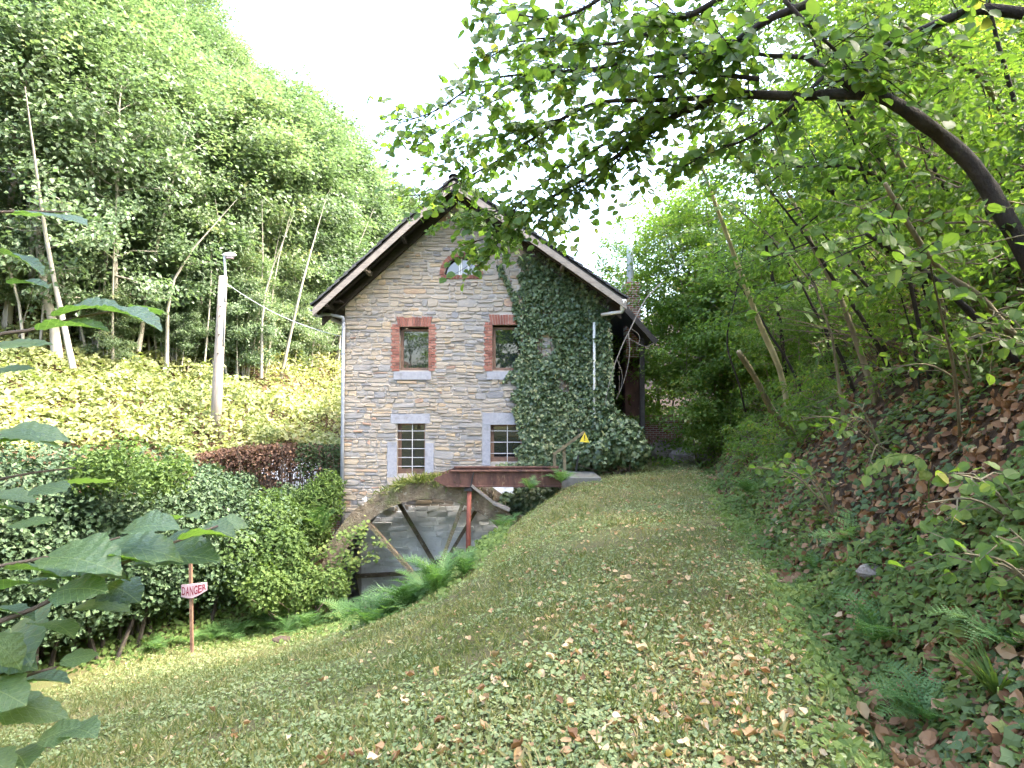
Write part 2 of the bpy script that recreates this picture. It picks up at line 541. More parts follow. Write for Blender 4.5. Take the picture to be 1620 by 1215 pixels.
def part(name, acc, mat, parent, smooth=False, kind=None, local=False):
    """a part (or sub-part) of a thing; the shapes are given in world coordinates unless local"""
    r = parent
    while r.parent is not None:
        r = r.parent
    origin = (0, 0, 0) if local else ROOT_LOC.get(r.name, np.zeros(3))
    o = _link(name, acc.mesh(name, M[mat], smooth, origin), parent)
    if kind:
        o['kind'] = kind
    return o


def single(name, acc, mat, label=None, cat=None, group=None, kind=None, smooth=False, origin=(0, 0, 0)):
    o = _link(name, acc.mesh(name, M[mat], smooth, origin))
    o.location = tuple(float(c) for c in origin)
    if label:
        o['label'] = label
    if cat:
        o['category'] = cat
    if group:
        o['group'] = group
    if kind:
        o['kind'] = kind
    return o


def dup(root, loc, rz=0.0, scale=1.0, label=None, tilt=(0, 0)):
    r = root.copy()
    COL.objects.link(r)
    r.location = tuple(float(c) for c in loc)
    r.rotation_euler = (tilt[0], tilt[1], rz)
    r.scale = (scale,) * 3 if not isinstance(scale, tuple) else scale
    if label:
        r['label'] = label
    for ch in root.children:
        c = ch.copy()
        COL.objects.link(c)
        c.parent = r
        for g in ch.children:
            d = g.copy()
            COL.objects.link(d)
            d.parent = c
    return r


BOX_F = np.array([[0, 3, 2, 1], [4, 5, 6, 7], [0, 1, 5, 4], [1, 2, 6, 5], [2, 3, 7, 6], [3, 0, 4, 7]])


def box(x0, x1, y0, y1, z0, z1):
    V = np.array([[x0, y0, z0], [x1, y0, z0], [x1, y1, z0], [x0, y1, z0], [x0, y0, z1], [x1, y0, z1], [x1, y1, z1], [x0, y1, z1]], float)
    return V, BOX_F


def beam(p0, p1, w, h, up=(0, 0, 1)):
    p0, p1, up = np.asarray(p0, float), np.asarray(p1, float), np.asarray(up, float)
    d = (p1 - p0) / np.linalg.norm(p1 - p0)
    s = np.cross(d, up)
    s /= np.linalg.norm(s)
    u = np.cross(s, d)
    V = []
    for p in (p0, p1):
        V += [p - s * w / 2 - u * h / 2, p + s * w / 2 - u * h / 2, p + s * w / 2 + u * h / 2, p - s * w / 2 + u * h / 2]
    return np.array(V), np.array([[0, 1, 2, 3], [7, 6, 5, 4], [0, 4, 5, 1], [1, 5, 6, 2], [2, 6, 7, 3], [3, 7, 4, 0]])


def tube(pts, rad, n=7, wob=0.0, rng=None, cap=True):
    pts = np.asarray(pts, float)
    k = len(pts)
    rad = np.full(k, rad, float) if np.isscalar(rad) else np.asarray(rad, float)
    t = np.gradient(pts, axis=0)
    t /= np.maximum(np.linalg.norm(t, axis=1, keepdims=True), 1e-9)
    ref = np.array([0, 0, 1.0]) if abs(t[0][2]) < .9 else np.array([1.0, 0, 0])
    a = np.cross(t[0], ref)
    a /= np.linalg.norm(a)
    ang = np.linspace(0, 2 * np.pi, n, endpoint=False)
    V = []
    for i in range(k):
        a = a - t[i] * np.dot(a, t[i])
        a /= max(np.linalg.norm(a), 1e-9)
        b = np.cross(t[i], a)
        r = rad[i] * (1 + (wob * (rng.random(n) - .5) if wob else 0))
        V.append(pts[i] + (np.cos(ang) * r)[:, None] * a + (np.sin(ang) * r)[:, None] * b)
    V = np.concatenate(V)
    i, j = np.meshgrid(np.arange(k - 1), np.arange(n), indexing='ij')
    j2 = (j + 1) % n
    F = np.stack([i * n + j, i * n + j2, (i + 1) * n + j2, (i + 1) * n + j], -1).reshape(-1, 4)
    if cap:
        # close both ends with thin quads towards a doubled centre
        c0, c1 = len(V), len(V) + 1
        V = np.concatenate([V, pts[:1], pts[-1:]])
        e = []
        for q in range(0, n - n % 2, 2):
            e.append([c0, (q + 2) % n, q + 1, q])
            o = (k - 1) * n
            e.append([c1, o + q, o + q + 1, o + (q + 2) % n])
        F = np.concatenate([F, np.array(e)])
    return V, F


def curve_pts(pts, n=12):
    """smooth (Catmull-Rom) path through points"""
    p = np.asarray(pts, float)
    p = np.concatenate([[2 * p[0] - p[1]], p, [2 * p[-1] - p[-2]]])
    out = []
    m = len(p) - 3
    for s in np.linspace(0, m - 1e-6, n):
        i = int(s)
        t = s - i
        a, b, c, d = p[i:i + 4]
        out.append(.5 * (2 * b + (c - a) * t + (2 * a - 5 * b + 4 * c - d) * t * t + (3 * b - a - 3 * c + d) * t ** 3))
    return np.array(out)


# leaf shapes: length 1 along +y, face towards +z
T_DIA = (np.array([[0, 0, 0], [.36, .45, .10], [0, 1, -.06], [-.36, .45, .10]]), np.array([[0, 1, 2], [0, 2, 3]]))
T_NARROW = (np.array([[0, 0, 0], [.16, .4, .05], [0, 1, -.15], [-.16, .4, .05]]), np.array([[0, 1, 2], [0, 2, 3]]))
_b = [[0, 0, 0], [0, .35, -.03], [0, .7, -.05], [0, 1, -.14],
      [.36, .16, .05], [.45, .48, .06], [.27, .82, .0], [-.36, .16, .05], [-.45, .48, .06], [-.27, .82, .0]]
T_BROAD = (np.array(_b), np.array([[0, 4, 1], [1, 4, 5], [1, 5, 2], [2, 5, 6], [2, 6, 3], [0, 1, 7], [1, 8, 7], [1, 2, 8], [2, 9, 8], [2, 3, 9]]))
T_OVAL = (T_BROAD[0] * [.62, 1, 1.7], T_BROAD[1])
_iv = [[0, .3, .05], [0, .02, 0], [.22, -.08, -.04], [.30, .18, 0], [.52, .34, -.06], [.28, .52, 0], [0, 1, -.1], [-.28, .52, 0], [-.52, .34, -.06], [-.30, .18, 0], [-.22, -.08, -.04]]
T_IVY = (np.array(_iv), np.array([[0, i, i + 1] for i in range(1, 10)] + [[0, 10, 1]]))
_hex = [[0, 0, 0], [.40, .25, .05], [.40, .7, .03], [0, 1, -.05], [-.40, .7, .03], [-.40, .25, .05]]
T_HEX = (np.array(_hex), np.array([[0, 1, 2], [0, 2, 3], [0, 3, 4], [0, 4, 5]]))
T_BLADE = (np.array([[-.035, 0, 0], [.035, 0, 0], [.02, .6, .12], [0, 1, .0]]), np.array([[0, 1, 2], [0, 2, 3]]))
T_CURL = (np.array([[0, 0, .0], [.36, .2, .16], [.42, .55, .22], [.2, .85, .12], [0, 1, .2], [-.22, .85, .1], [-.4, .5, .18], [-.33, .2, .2], [0, .5, -.02]]),
          np.array([[8, i, (i + 1) % 8] for i in range(8)]))


def frames(normal, heading):
    """rotation matrices whose z is the normal and whose y is the heading made perpendicular"""
    z = normal / np.maximum(np.linalg.norm(normal, axis=1, keepdims=True), 1e-9)
    y = heading - z * np.sum(heading * z, 1, keepdims=True)
    y /= np.maximum(np.linalg.norm(y, axis=1, keepdims=True), 1e-6)
    x = np.cross(y, z)
    return np.stack([x, y, z], -1)


def scatter(tmpl, pos, R, s):
    tv, tf = tmpl
    V = np.einsum('nij,kj->nki', R, tv) * np.asarray(s)[:, None, None] + pos[:, None, :]
    F = tf[None] + (np.arange(len(pos)) * len(tv))[:, None, None]
    return V.reshape(-1, 3), F.reshape(-1, 3)


def leaves_into(acc, tmpl, pos, normal, s, rng, v=None, tilt=.5, heading=None):
    n = len(pos)
    nn = normal + rng.normal(0, tilt, (n, 3))
    hd = rng.normal(0, 1, (n, 3)) if heading is None else heading + rng.normal(0, .45, (n, 3))
    V, F = scatter(tmpl, pos, frames(nn, hd), s)
    if v is None:
        v = rng.random(n)
    acc.add(V, F, np.repeat(v, len(tmpl[1])))


# ------------------------------------------------------------------ the ground, one sheet
def axis_lines(segs):
    out = []
    for a, b, step in segs:
        out.append(np.arange(a, b, step))
    out.append([segs[-1][1]])
    return np.concatenate(out)


gx = axis_lines([(-600, -120, 40), (-120, -40, 4), (-40, -14, 1.0), (-14, -7, .35), (-7, 7, .14), (7, 16, .35), (16, 50, 1.2), (50, 120, 5), (120, 600, 40)])
gy = axis_lines([(-600, -60, 40), (-60, -8, 3), (-8, 1, .5), (1, 19.5, .14), (19.5, 30, .4), (30, 60, 1.2), (60, 140, 4), (140, 1000, 40)])
X, Y = np.meshgrid(gx, gy, indexing='ij')
Z = ground_z(X, Y)
nx, ny = X.shape
i, j = np.meshgrid(np.arange(nx - 1), np.arange(ny - 1), indexing='ij')
F = np.stack([i * ny + j, (i + 1) * ny + j, (i + 1) * ny + j + 1, i * ny + j + 1], -1).reshape(-1, 4)
acc = Acc().add(np.stack([X, Y, Z], -1).reshape(-1, 3), F)
ground = single('ground', acc, 'ground', kind='structure', smooth=True)
wood = np.maximum(sstep(-.1, .6, X - x_ditch(Y)), sstep(-1.9, -.9, left_hill(X, Y)))
wood = np.maximum(wood, (Y > 15.3) * (X < 1.0) * 1.0)
wood = wood.ravel()
at = ground.data.attributes.new('wood', 'FLOAT', 'POINT')
at.data.foreach_set('value', wood.astype(np.float32))

# gravel road behind the hedge
acc = Acc()
rx = np.linspace(-8.2, -5.0, 70)
ry0, ry1 = 20.5 + 0 * rx, 23.0 + .0 * rx
top = np.linspace(0, 1, 7)
RX = np.repeat(rx[:, None], 7, 1)
RY = ry0[:, None] + (ry1 - ry0)[:, None] * top[None]
RZ = ground_z(RX, RY) + .06
i, j = np.meshgrid(np.arange(69), np.arange(6), indexing='ij')
acc.add(np.stack([RX, RY, RZ], -1).reshape(-1, 3), np.stack([i * 7 + j, (i + 1) * 7 + j, (i + 1) * 7 + j + 1, i * 7 + j + 1], -1).reshape(-1, 4))
single('road', acc, 'gravel', kind='structure', smooth=True)

# ------------------------------------------------------------------ the mill house
YW = 18.5                     # plane of the gable wall
YB = 27.5                     # back wall
YR = 17.5                    # front edge of the roof


def WX(px):
    return P(px, 600, YW)[0]


def WZ(py):
    return P(810, py, YW)[2]


XL, XR = WX(545), WX(966)
apex = P(718, 281, YR)
eaveL = P(495, 483, YR)
eaveR = P(991, 472, YR)
AX, AZ = apex[0], apex[2]
kL = (AZ - eaveL[2]) / (AX - eaveL[0])
kR = (AZ - eaveR[2]) / (eaveR[0] - AX)


def roof_z(x):
    return np.where(x < AX, AZ - kL * (AX - x), AZ - kR * (x - AX))


def wall_top(x):
    return roof_z(np.asarray(x, float)) - .34


house = thing('stone_mill_house', 'old rubble stone mill house with gable end and dark tiled roof', 'house', (AX, YW, 0))

# openings: (x0, x1, low(x), high(x))
UPPER = [(WX(632), WX(678), WZ(586), WZ(517)), (WX(779), WX(825), WZ(586), WZ(514))]
LOWER = [(WX(629), WX(673), WZ(750), WZ(670)), (WX(776), WX(826), WZ(731), WZ(672))]
ac, ar = WX(729.5), (WX(757) - WX(702)) / 2
az0 = WZ(435)
arch_h = WZ(406) - az0
opens = []
for a, b, c, d in UPPER + LOWER:
    opens.append((a, b, (lambda x, c=c: c + 0 * x), (lambda x, d=d: d + 0 * x)))
opens.append((ac - ar, ac + ar, lambda x: az0 + 0 * x, lambda x: az0 + arch_h * np.sqrt(np.clip(1 - ((x - ac) / ar) ** 2, 0, 1))))

ZBASE = -6.6
cuts = sorted(set([XL, XR, AX] + [q for o in opens for q in o[:2]] + list(np.linspace(ac - ar, ac + ar, 15))))
acc = Acc()
for a, b in zip(cuts[:-1], cuts[1:]):
    if b - a < 1e-6:
        continue
    m = (a + b) / 2
    spans, lo = [], (lambda x: ZBASE + 0 * x)
    for o in sorted([o for o in opens if o[0] < m < o[1]], key=lambda o: o[2](m)):
        spans.append((lo, o[2]))
        lo = o[3]
    spans.append((lo, wall_top))
    for f0, f1 in spans:
        acc.add([[a, YW, f0(a)], [b, YW, f0(b)], [b, YW, f1(b)], [a, YW, f1(a)]], [[0, 1, 2, 3]])
DEP = .34
for o in opens[:4]:                                   # reveals
    a, b, c, d = o[0], o[1], o[2](0.), o[3](0.)
    for q in ([[a, YW, c], [a, YW, d], [a, YW + DEP, d], [a, YW + DEP, c]], [[b, YW, d], [b, YW, c], [b, YW + DEP, c], [b, YW + DEP, d]],
              [[a, YW, d], [b, YW, d], [b, YW + DEP, d], [a, YW + DEP, d]], [[b, YW, c], [a, YW, c], [a, YW + DEP, c], [b, YW + DEP, c]]):
        acc.add(q, [[0, 1, 2, 3]])
xs = np.linspace(ac - ar, ac + ar, 15)
zs = opens[4][3](xs)
for k in range(14):
    acc.add([[xs[k], YW, zs[k]], [xs[k + 1], YW, zs[k + 1]], [xs[k + 1], YW + .3, zs[k + 1]], [xs[k], YW + .3, zs[k]]], [[0, 1, 2, 3]])
acc.add([[ac - ar, YW, az0], [ac + ar, YW, az0], [ac + ar, YW + .3, az0], [ac - ar, YW + .3, az0]], [[0, 3, 2, 1]])
# side and back walls
acc.add([[XL, YW, ZBASE], [XL, YB, ZBASE], [XL, YB, wall_top(XL)], [XL, YW, wall_top(XL)]], [[0, 3, 2, 1]])
acc.add([[XR, YW, ZBASE], [XR, YB, ZBASE], [XR, YB, wall_top(XR)], [XR, YW, wall_top(XR)]], [[0, 1, 2, 3]])
acc.add([[XL, YB, ZBASE], [AX, YB, ZBASE], [AX, YB, wall_top(AX)], [XL, YB, wall_top(XL)]], [[0, 3, 2, 1]])
acc.add([[AX, YB, ZBASE], [XR, YB, ZBASE], [XR, YB, wall_top(XR)], [AX, YB, wall_top(AX)]], [[0, 3, 2, 1]])
wall = part('wall', acc, 'mortar', house)

# ---- keep-out boxes for stones (frames and surrounds), in x,z
keep = []
for a, b, c, d in UPPER:
    keep += [(a - .235, b + .205, c - .03, d + .05), (a - .08, b + .08, d + .05, d + .30), (a - .17, b + .09, c - .275, c - .03)]
    # the stones run up to the brick toothing, sill keeps its own height
LA = LOWER[0]
LB = LOWER[1]
keep += [(LA[0] - .20, LA[1] + .15, LA[3], LA[3] + .29), (LA[0], LA[1], LA[2], LA[3]), (LA[0] - .29, LA[1] + .27, LA[2] - .1, LA[2] + .94), (LA[0] - .3, LA[1] + .25, LA[2] - .32, LA[2] - .08)]
keep += [(LB[0] - .25, LB[1] + .25, LB[2] - .12, LB[3] + .36)]
arch_out = lambda x: az0 - .12 + (arch_h + .26) * np.sqrt(np.clip(1 - ((x - ac) / (ar + .13)) ** 2, 0, 1))


def stone_rows():
    rng = np.random.default_rng(5)
    rows, z = [], -3.9
    while z < AZ - .3:
        h = rng.choice([.09, .13, .17, .21, .25], p=[.18, .25, .27, .2, .1])
        rows.append((z, h))
        z += h
    return rows


def wavy(x, z):
    return .035 * (vnoise(x * 1.3, z * .35, 21) - .5) * 2


stones = []                              # (area, V, v, x, z)
rng = np.random.default_rng(8)
for z0, h in stone_rows():
    zm = z0 + h / 2
    # free intervals in this row
    top_ok = [x for x in np.linspace(XL, XR, 400) if wall_top(x) > zm + .02]
    if not top_ok:
        continue
    iv = [(min(top_ok), max(top_ok))]
    block = [(k[0], k[1]) for k in keep if k[2] - .02 < zm < k[3] + .02]
    if az0 - .14 < zm < az0 + arch_h + .14:
        w = (ar + .13) * math.sqrt(max(0, 1 - ((zm - az0 + .12) / (arch_h + .26)) ** 2))
        block.append((ac - w, ac + w))
    for k0, k1 in block:
        new = []
        for a, b in iv:
            if k1 <= a or k0 >= b:
                new.append((a, b))
                continue
            if k0 > a:
                new.append((a, k0))
            if k1 < b:
                new.append((k1, b))
        iv = new
    cells = []                                     # (x0, x1, z0, height): a course is broken up into stacked and single stones
    for a, b in iv:
        x = a
        while x < b - .04:
            w = float(np.clip(rng.lognormal(math.log(.15 + 1.0 * h), .4), .1, .65))
            if b - (x + w) < .16:
                w = b - x
            if h > .13 and rng.random() < .78:
                c = h * rng.uniform(.3, .7)
                for zz0, hh in ((z0, c), (z0 + c, h - c)):
                    n_ = int(rng.choice([1, 2, 3], p=[.5, .4, .1])) if w > .3 else 1
                    e = np.sort(np.concatenate([[0, 1], rng.uniform(.25, .75, n_ - 1)])) * w + x
                    cells += [(e[q], e[q + 1], zz0, hh) for q in range(n_)]
            else:
                cells.append((x, x + w, z0, h))
            x += w
    for x, x1, zc, hc in cells:
        w = x1 - x
        if w < .05:
            continue
        g = .007 + .009 * rng.random()
        pr = .010 + .035 * rng.random() ** 1.5
        q = np.array([[x + g, zc + g], [x1 - g, zc + g], [x1 - g, zc + hc - g], [x + g, zc + hc - g]])
        q[:, 1] += wavy(q[:, 0], q[:, 1])
        jit = min(.03, hc * .24)
        q += rng.normal(0, jit * .5, q.shape)
        # eight-sided outline: every corner is cut by an uneven amount
        o8 = []
        for c in range(4):
            p, pn, pp = q[c], q[(c + 1) % 4], q[c - 1]
            cut = min(rng.uniform(.06, .36) * hc, .3 * w)
            dn, dp = (pn - p) / np.linalg.norm(pn - p), (pp - p) / np.linalg.norm(pp - p)
            o8 += [p + dp * cut * .8, p + dn * cut]
        o8 = np.array(o8)
        cen = o8.mean(0)
        inn = cen + (o8 - cen) * (1 - np.array([min(.3, .016 / max(w, .08)), min(.3, .014 / hc)])) + rng.normal(0, .003, o8.shape)
        V = np.concatenate([np.column_stack([o8[:, 0], np.full(8, YW + .004), o8[:, 1]]),
                            np.column_stack([inn[:, 0], YW - pr - rng.random(8) * .012, inn[:, 1]]),
                            [[cen[0], YW - pr - .008, cen[1]]]])
        t = fbm(x * .5, zc * .8, 4)
        v = np.clip(rng.choice([.06, .2, .36, .5, .62, .8, .97], p=[.08, .17, .29, .26, .13, .05, .02]) + rng.normal(0, .06) + (t - .5) * .3, 0, 1)
        stones.append((w * hc, V, float(v), (x + x1) / 2, zc + hc / 2))
ST_Q = np.array([[k, (k + 1) % 8, 8 + (k + 1) % 8, 8 + k] for k in range(8)])
ST_T = np.array([[8 + k, 8 + (k + 1) % 8, 16] for k in range(8)])


def hidden_stone(x, z):
    px, py = pix(x, YW, z)
    return (px > 818 and py < 745) or py > 800 or (px > 690 and py > 735) or py < 330


vis = sorted([s for s in stones if not hidden_stone(s[3], s[4])], key=lambda s: -s[0])
own = set(id(s) for s in vis[:300])
acc = Acc()
for s in stones:
    if s[4] < -1.3 - .35 * (s[0] % .01) * 100 and WX(580) < s[3] < WX(815) or s[4] < -2.4 and s[3] > WX(556):
        continue
    a = Acc() if id(s) in own else acc
    a.add(s[1], ST_Q, s[2]).add(np.zeros((0, 3)), np.zeros((0, 3), int))
    a.V.append(np.zeros((0, 3)))
    a.F[3].append(ST_T + a.n - 17)
    a.A[3].append(np.full(8, s[2]))
    if a is not acc:
        part('stone', a, 'stone', wall)
part('small_stone_courses', acc, 'stone', wall, kind='stuff')

# limewashed footing of the wall behind the wheel
acc = Acc()
n1, n2 = 60, 34
xx = np.linspace(WX(575), WX(812), n1)
zz = np.linspace(ZBASE, -.75, n2)
XX, ZZ = np.meshgrid(xx, zz, indexing='ij')
edge = np.clip((ZZ - (-1.15 - .5 * vnoise(XX * 2, ZZ * 2, 3))) / .3, 0, 1)
YY = YW - .05 + .03 * (vnoise(XX * 5, ZZ * 9, 31) - .5) * 2 + .09 * edge * (XX < -1.6)
i, j = np.meshgrid(np.arange(n1 - 1), np.arange(n2 - 1), indexing='ij')
acc.add(np.stack([XX, YY, ZZ], -1).reshape(-1, 3), np.stack([i * n2 + j, (i + 1) * n2 + j, (i + 1) * n2 + j + 1, i * n2 + j + 1], -1).reshape(-1, 4))
foot = part('footing', acc, 'lime_wall', house)
acc = Acc()
rng = np.random.default_rng(14)
z = -5.2
while z < -1.3:
    h = rng.uniform(.1, .19)
    x = WX(588) + rng.random() * .3
    while x < WX(812) - .5:
        w = rng.uniform(.22, .6)
        if rng.random() < .75:
            V, F = box(x + .018, x + w - .018, YW - .085 - .05 * rng.random(), YW, z + .014, z + h - .014)
            V = V + rng.normal(0, .011, V.shape)
            acc.add(V, F)
        x += w
    z += h
part('limewashed_stone_courses', acc, 'lime_wall', foot, kind='stuff')

# ---- brick surrounds of the upper windows
rng = np.random.default_rng(17)


def brick(parent, V, F, mat='brick'):
    a = Acc().add(V + rng.normal(0, .0035, V.shape), F, float(np.clip(rng.normal(.5, .25), 0, 1)))
    return part('brick', a, mat, parent)


for w_i, (a, b, c, d) in enumerate(UPPER):
    bk = Acc()
    bk.add(*box(a - .27, a, YW - .012, YW + .05, c - .02, d + .02)).add(*box(b, b + .23, YW - .012, YW + .05, c - .02, d + .02)).add(*box(a - .06, b + .06, YW - .012, YW + .05, d + .001, d + .31))
    bs = part('brick_surround', bk, 'mortar', house)
    nrow = int(round((d - c + .1) / .083))
    rh = (d - c + .1) / nrow
    for r in range(nrow):
        z0 = c - .02 + r * rh
        for side in (0, 1):
            wl = (.255 if r % 2 else .215) if side == 0 else (.225 if r % 2 else .19)
            cut = wl * (.48 if r % 3 else 1.0)
            e0, e1 = (a - wl, a - .002) if side == 0 else (b + .002, b + wl)
            if cut < wl:
                brick(bs, *box(e0, e0 + cut - .006, YW - .035 - .006 * rng.random(), YW + .04, z0 + .007, z0 + rh - .007))
                brick(bs, *box(e0 + cut + .006, e1, YW - .035 - .006 * rng.random(), YW + .30, z0 + .007, z0 + rh - .007))
            else:
                brick(bs, *box(e0, e1, YW - .035 - .006 * rng.random(), YW + .30, z0 + .007, z0 + rh - .007))
    n = 13
    for k in range(n):
        x0 = a - .05 + (b - a + .1) * k / n
        x1 = a - .05 + (b - a + .1) * (k + 1) / n
        V, F = box(x0 + .006, x1 - .006, YW - .038 - .006 * rng.random(), YW + .30, d + .004, d + .30 - .01 * rng.random())
        fl = (V[:, 2] > d + .1)
        V[fl, 0] += (V[fl, 0] - (a + b) / 2) * .12
        brick(bs, V, F)
    # sill
    part('sill', Acc().add(*box(a - .16, b + .08, YW - .07, YW + .2, c - .27, c - .035)), 'bluestone', house)
    fr = Acc()
    y0, y1 = YW + .17, YW + .24
    fr.add(*box(a + .003, a + .09, y0, y1, c + .003, d - .05)).add(*box(b - .035, b - .003, y0, y1, c + .003, d - .05))
    fr.add(*box(a + .003, b - .003, y0 - .01, y1, d - .12, d - .052)).add(*box(a + .003, b - .003, y0 - .02, y1, c + .003, c + .085))
    wn_ = part('window', fr, 'frame_wood', house)
    part('pane', Acc().add(*box(a + .08, b - .03, y0 + .03, y0 + .05, c + .07, d - .11)), 'glass', wn_)

# ---- arched attic window
bk = Acc()
for k in range(14):
    t0, t1 = math.pi * k / 14, math.pi * (k + 1) / 14
    q = []
    for t, g in ((t0, 0), (t1, 0), (t1, .13), (t0, .13)):
        q.append([ac + (ar + g) * math.cos(t), YW - .012, az0 + (arch_h + g) * math.sin(t)])
    bk.add(q, [[0, 3, 2, 1]])
bs = part('brick_surround', bk, 'mortar', house)
NB = 19
for k in range(NB):
    t0, t1 = math.pi * (k + .07) / NB, math.pi * (k + .93) / NB
    V = []
    for y in (YW - .04 - .008 * rng.random(), YW + .25):
        for t, g in ((t0, .0), (t1, .0), (t1, .135), (t0, .135)):
            V.append([ac + (ar + g) * math.cos(t), y, az0 + (arch_h + g) * math.sin(t)])
    brick(bs, np.array(V), BOX_F)
for k in range(13):
    x0 = ac - ar - .1 + (2 * ar + .2) * k / 13
    brick(bs, *box(x0 + .006, x0 + (2 * ar + .2) / 13 - .006, YW - .05, YW + .1, az0 - .115, az0 - .004))
fr = Acc()
for x in (ac - ar * .13, ac - ar * .02, ac + ar * .38):
    fr.add(*box(x - .022, x + .022, YW + .14, YW + .19, az0 + .004, float(opens[4][3](x)) - .02))
fr.add(*box(ac - ar * .2, ac + ar * .44, YW + .13, YW + .19, az0 + .004, az0 + .045))
wn_ = part('window', fr, 'white_paint', house)
xs = np.linspace(ac - ar, ac + ar, 15)
zs = opens[4][3](xs)
a_ = Acc()
for k in range(14):
    a_.add([[xs[k], YW + .2, az0], [xs[k + 1], YW + .2, az0], [xs[k + 1], YW + .2, zs[k + 1]], [xs[k], YW + .2, zs[k]]], [[0, 1, 2, 3]])
part('pane', a_, 'glass', wn_)

# ---- ground floor windows with cut stone and iron bars
for w_i, (a, b, c, d) in enumerate(LOWER):
    if w_i == 0:
        part('lintel', Acc().add(*box(a - .185, b + .14, YW - .035, YW + .25, d + .004, d + .285)), 'bluestone', house)
        part('jamb_stone', Acc().add(*box(a - .28, a - .002, YW - .03, YW + .25, c - .09, c + .93)), 'bluestone', house)
        part('jamb_stone', Acc().add(*box(b + .002, b + .255, YW - .03, YW + .25, c - .09, c + .90)), 'bluestone', house)
        part('sill', Acc().add(*box(a - .28, b + .24, YW - .05, YW + .25, c - .31, c - .095)), 'stone', house)
    else:
        part('lintel', Acc().add(*box(a - .23, b + .22, YW - .035, YW + .25, d + .004, d + .35)), 'bluestone', house)
        part('jamb_stone', Acc().add(*box(a - .235, a - .002, YW - .03, YW + .25, c - .1, d - .002)), 'bluestone', house)
        part('jamb_stone', Acc().add(*box(b + .002, b + .235, YW - .03, YW + .25, c - .1, d - .002)), 'bluestone', house)
    fr = Acc()
    y0, y1 = YW + .16, YW + .23
    fr.add(*box(a + .003, a + .10, y0, y1, c + .003, d - .003)).add(*box(b - .05, b - .003, y0, y1, c + .003, d - .003))
    fr.add(*box(a + .003, b - .003, y0 - .01, y1, d - .05, d - .004)).add(*box(a + .003, b - .003, y0 - .02, y1, c + .003, c + .14))
    wn_ = part('window', fr, 'frame_wood', house)
    part('pane', Acc().add(*box(a + .09, b - .04, y0 + .03, y0 + .05, c + .1, d - .04)), 'glass', wn_)
    nb = 5 if w_i == 0 else 3
    for k in range(nb):
        z = c + (d - c) * ((k + .85) / (nb + .7) if w_i == 0 else (k + .75) / 3.3)
        part('bar', Acc().add(*beam((a + .002, YW + .06, z), (b - .002, YW + .06, z), .02, .02)), 'bar_steel', wn_)
    for xx_ in ((a + b) / 2 + .03,):
        part('bar', Acc().add(*beam((xx_, YW + .045, c + .01), (xx_, YW + .045, d - .01), .02, .02, (1, 0, 0))), 'bar_steel', wn_)
# ---- roof
rng = np.random.default_rng(3)


def slope_pt(x, y, up):
    """point on a slope, raised by up along the slope's normal"""
    k = kL if x < AX else -kR
    n = np.array([-k, 0, 1.0]) / math.hypot(k, 1)
    return np.array([x, y, float(roof_z(x))]) + n * up


sl = Acc()
for e0, e1 in ((eaveL[0], AX), (AX, eaveR[0])):
    q = []
    for y in (YR + .02, YB + .5):
        for (x, up) in ((e0, -.10), (e1, -.10), (e1, -.02), (e0, -.02)):
            p = np.array([x, y, float(roof_z(x)) + up * 1.25])
            q.append(p)
    sl.add(q, BOX_F)
roof = part('roof', sl, 'dark_wood', house)
slopeL = math.hypot(AX - eaveL[0], AZ - eaveL[2])
slopeR = math.hypot(eaveR[0] - AX, AZ - eaveR[2])
rest = Acc()
TW = .26
for side in (0, 1):
    n = 17 if side == 0 else 19
    ncol = int((YB + .5 - YR) / TW)
    for r in range(n):
        for cidx in range(ncol):
            f0, f1 = r / n, (r + 1.28) / n
            f1 = min(f1, 1.0)
            if side == 0:
                xa, xb = eaveL[0] + (AX - eaveL[0]) * f0 - .03, eaveL[0] + (AX - eaveL[0]) * f1
            else:
                xa, xb = eaveR[0] - (eaveR[0] - AX) * f0 + .03, eaveR[0] - (eaveR[0] - AX) * f1
            yo = YR - .05 + cidx * TW + (rng.random() - .5) * .02
            lo, hi = .05 + rng.random() * .015, .012
            p = []
            for y in (yo, yo + TW - .012):
                dz = rng.random() * .012
                q0 = slope_pt(AX - 1 if side == 0 else AX + 1, 0, 0)
                k = kL if side == 0 else -kR
                nrm = np.array([-k, 0, 1.0]) / math.hypot(k, 1)
                A_ = np.array([xa, y, AZ - abs(k) * abs(AX - xa)])
                B_ = np.array([xb, y, AZ - abs(k) * abs(AX - xb)])
                p += [A_ + nrm * (lo - .03 + dz), B_ + nrm * (hi - .02), B_ + nrm * (hi + .012), A_ + nrm * (lo + .012 + dz)]
            v = float(rng.random())
            if cidx < 2:
                part('roof_tile', Acc().add(p, BOX_F, v), 'roof_tile', roof)
            else:
                rest.add(p, BOX_F, v)
part('far_roof_tiles', rest, 'roof_tile', roof, kind='stuff')
ridge = Acc()
for k in range(int((YB + .5 - YR) / .4)):
    y = YR - .06 + k * .4
    ang = np.linspace(-1.1, 1.1, 6)
    V = []
    for yy in (y, y + .42):
        for t in ang:
            V.append([AX + .17 * math.sin(t), yy, AZ - .09 + .17 * math.cos(t) + (.02 if yy == y else 0)])
    ridge.add(V, [[q, q + 1, q + 7, q + 6] for q in range(5)], .4)
part('ridge_cap', ridge, 'roof_tile', roof, kind='stuff')


def rake_board(e, y0, y1, drop0, drop1):
    x0, x1 = (e, AX) if e < AX else (AX, e)
    q = []
    for y in (y0, y1):
        for x, dr in ((x0, drop0), (x1, drop0), (x1, drop1), (x0, drop1)):
            z = AZ - (kL if e < AX else kR) * abs(AX - x) - dr
            q.append([x, y, z])
    return np.array(q), BOX_F


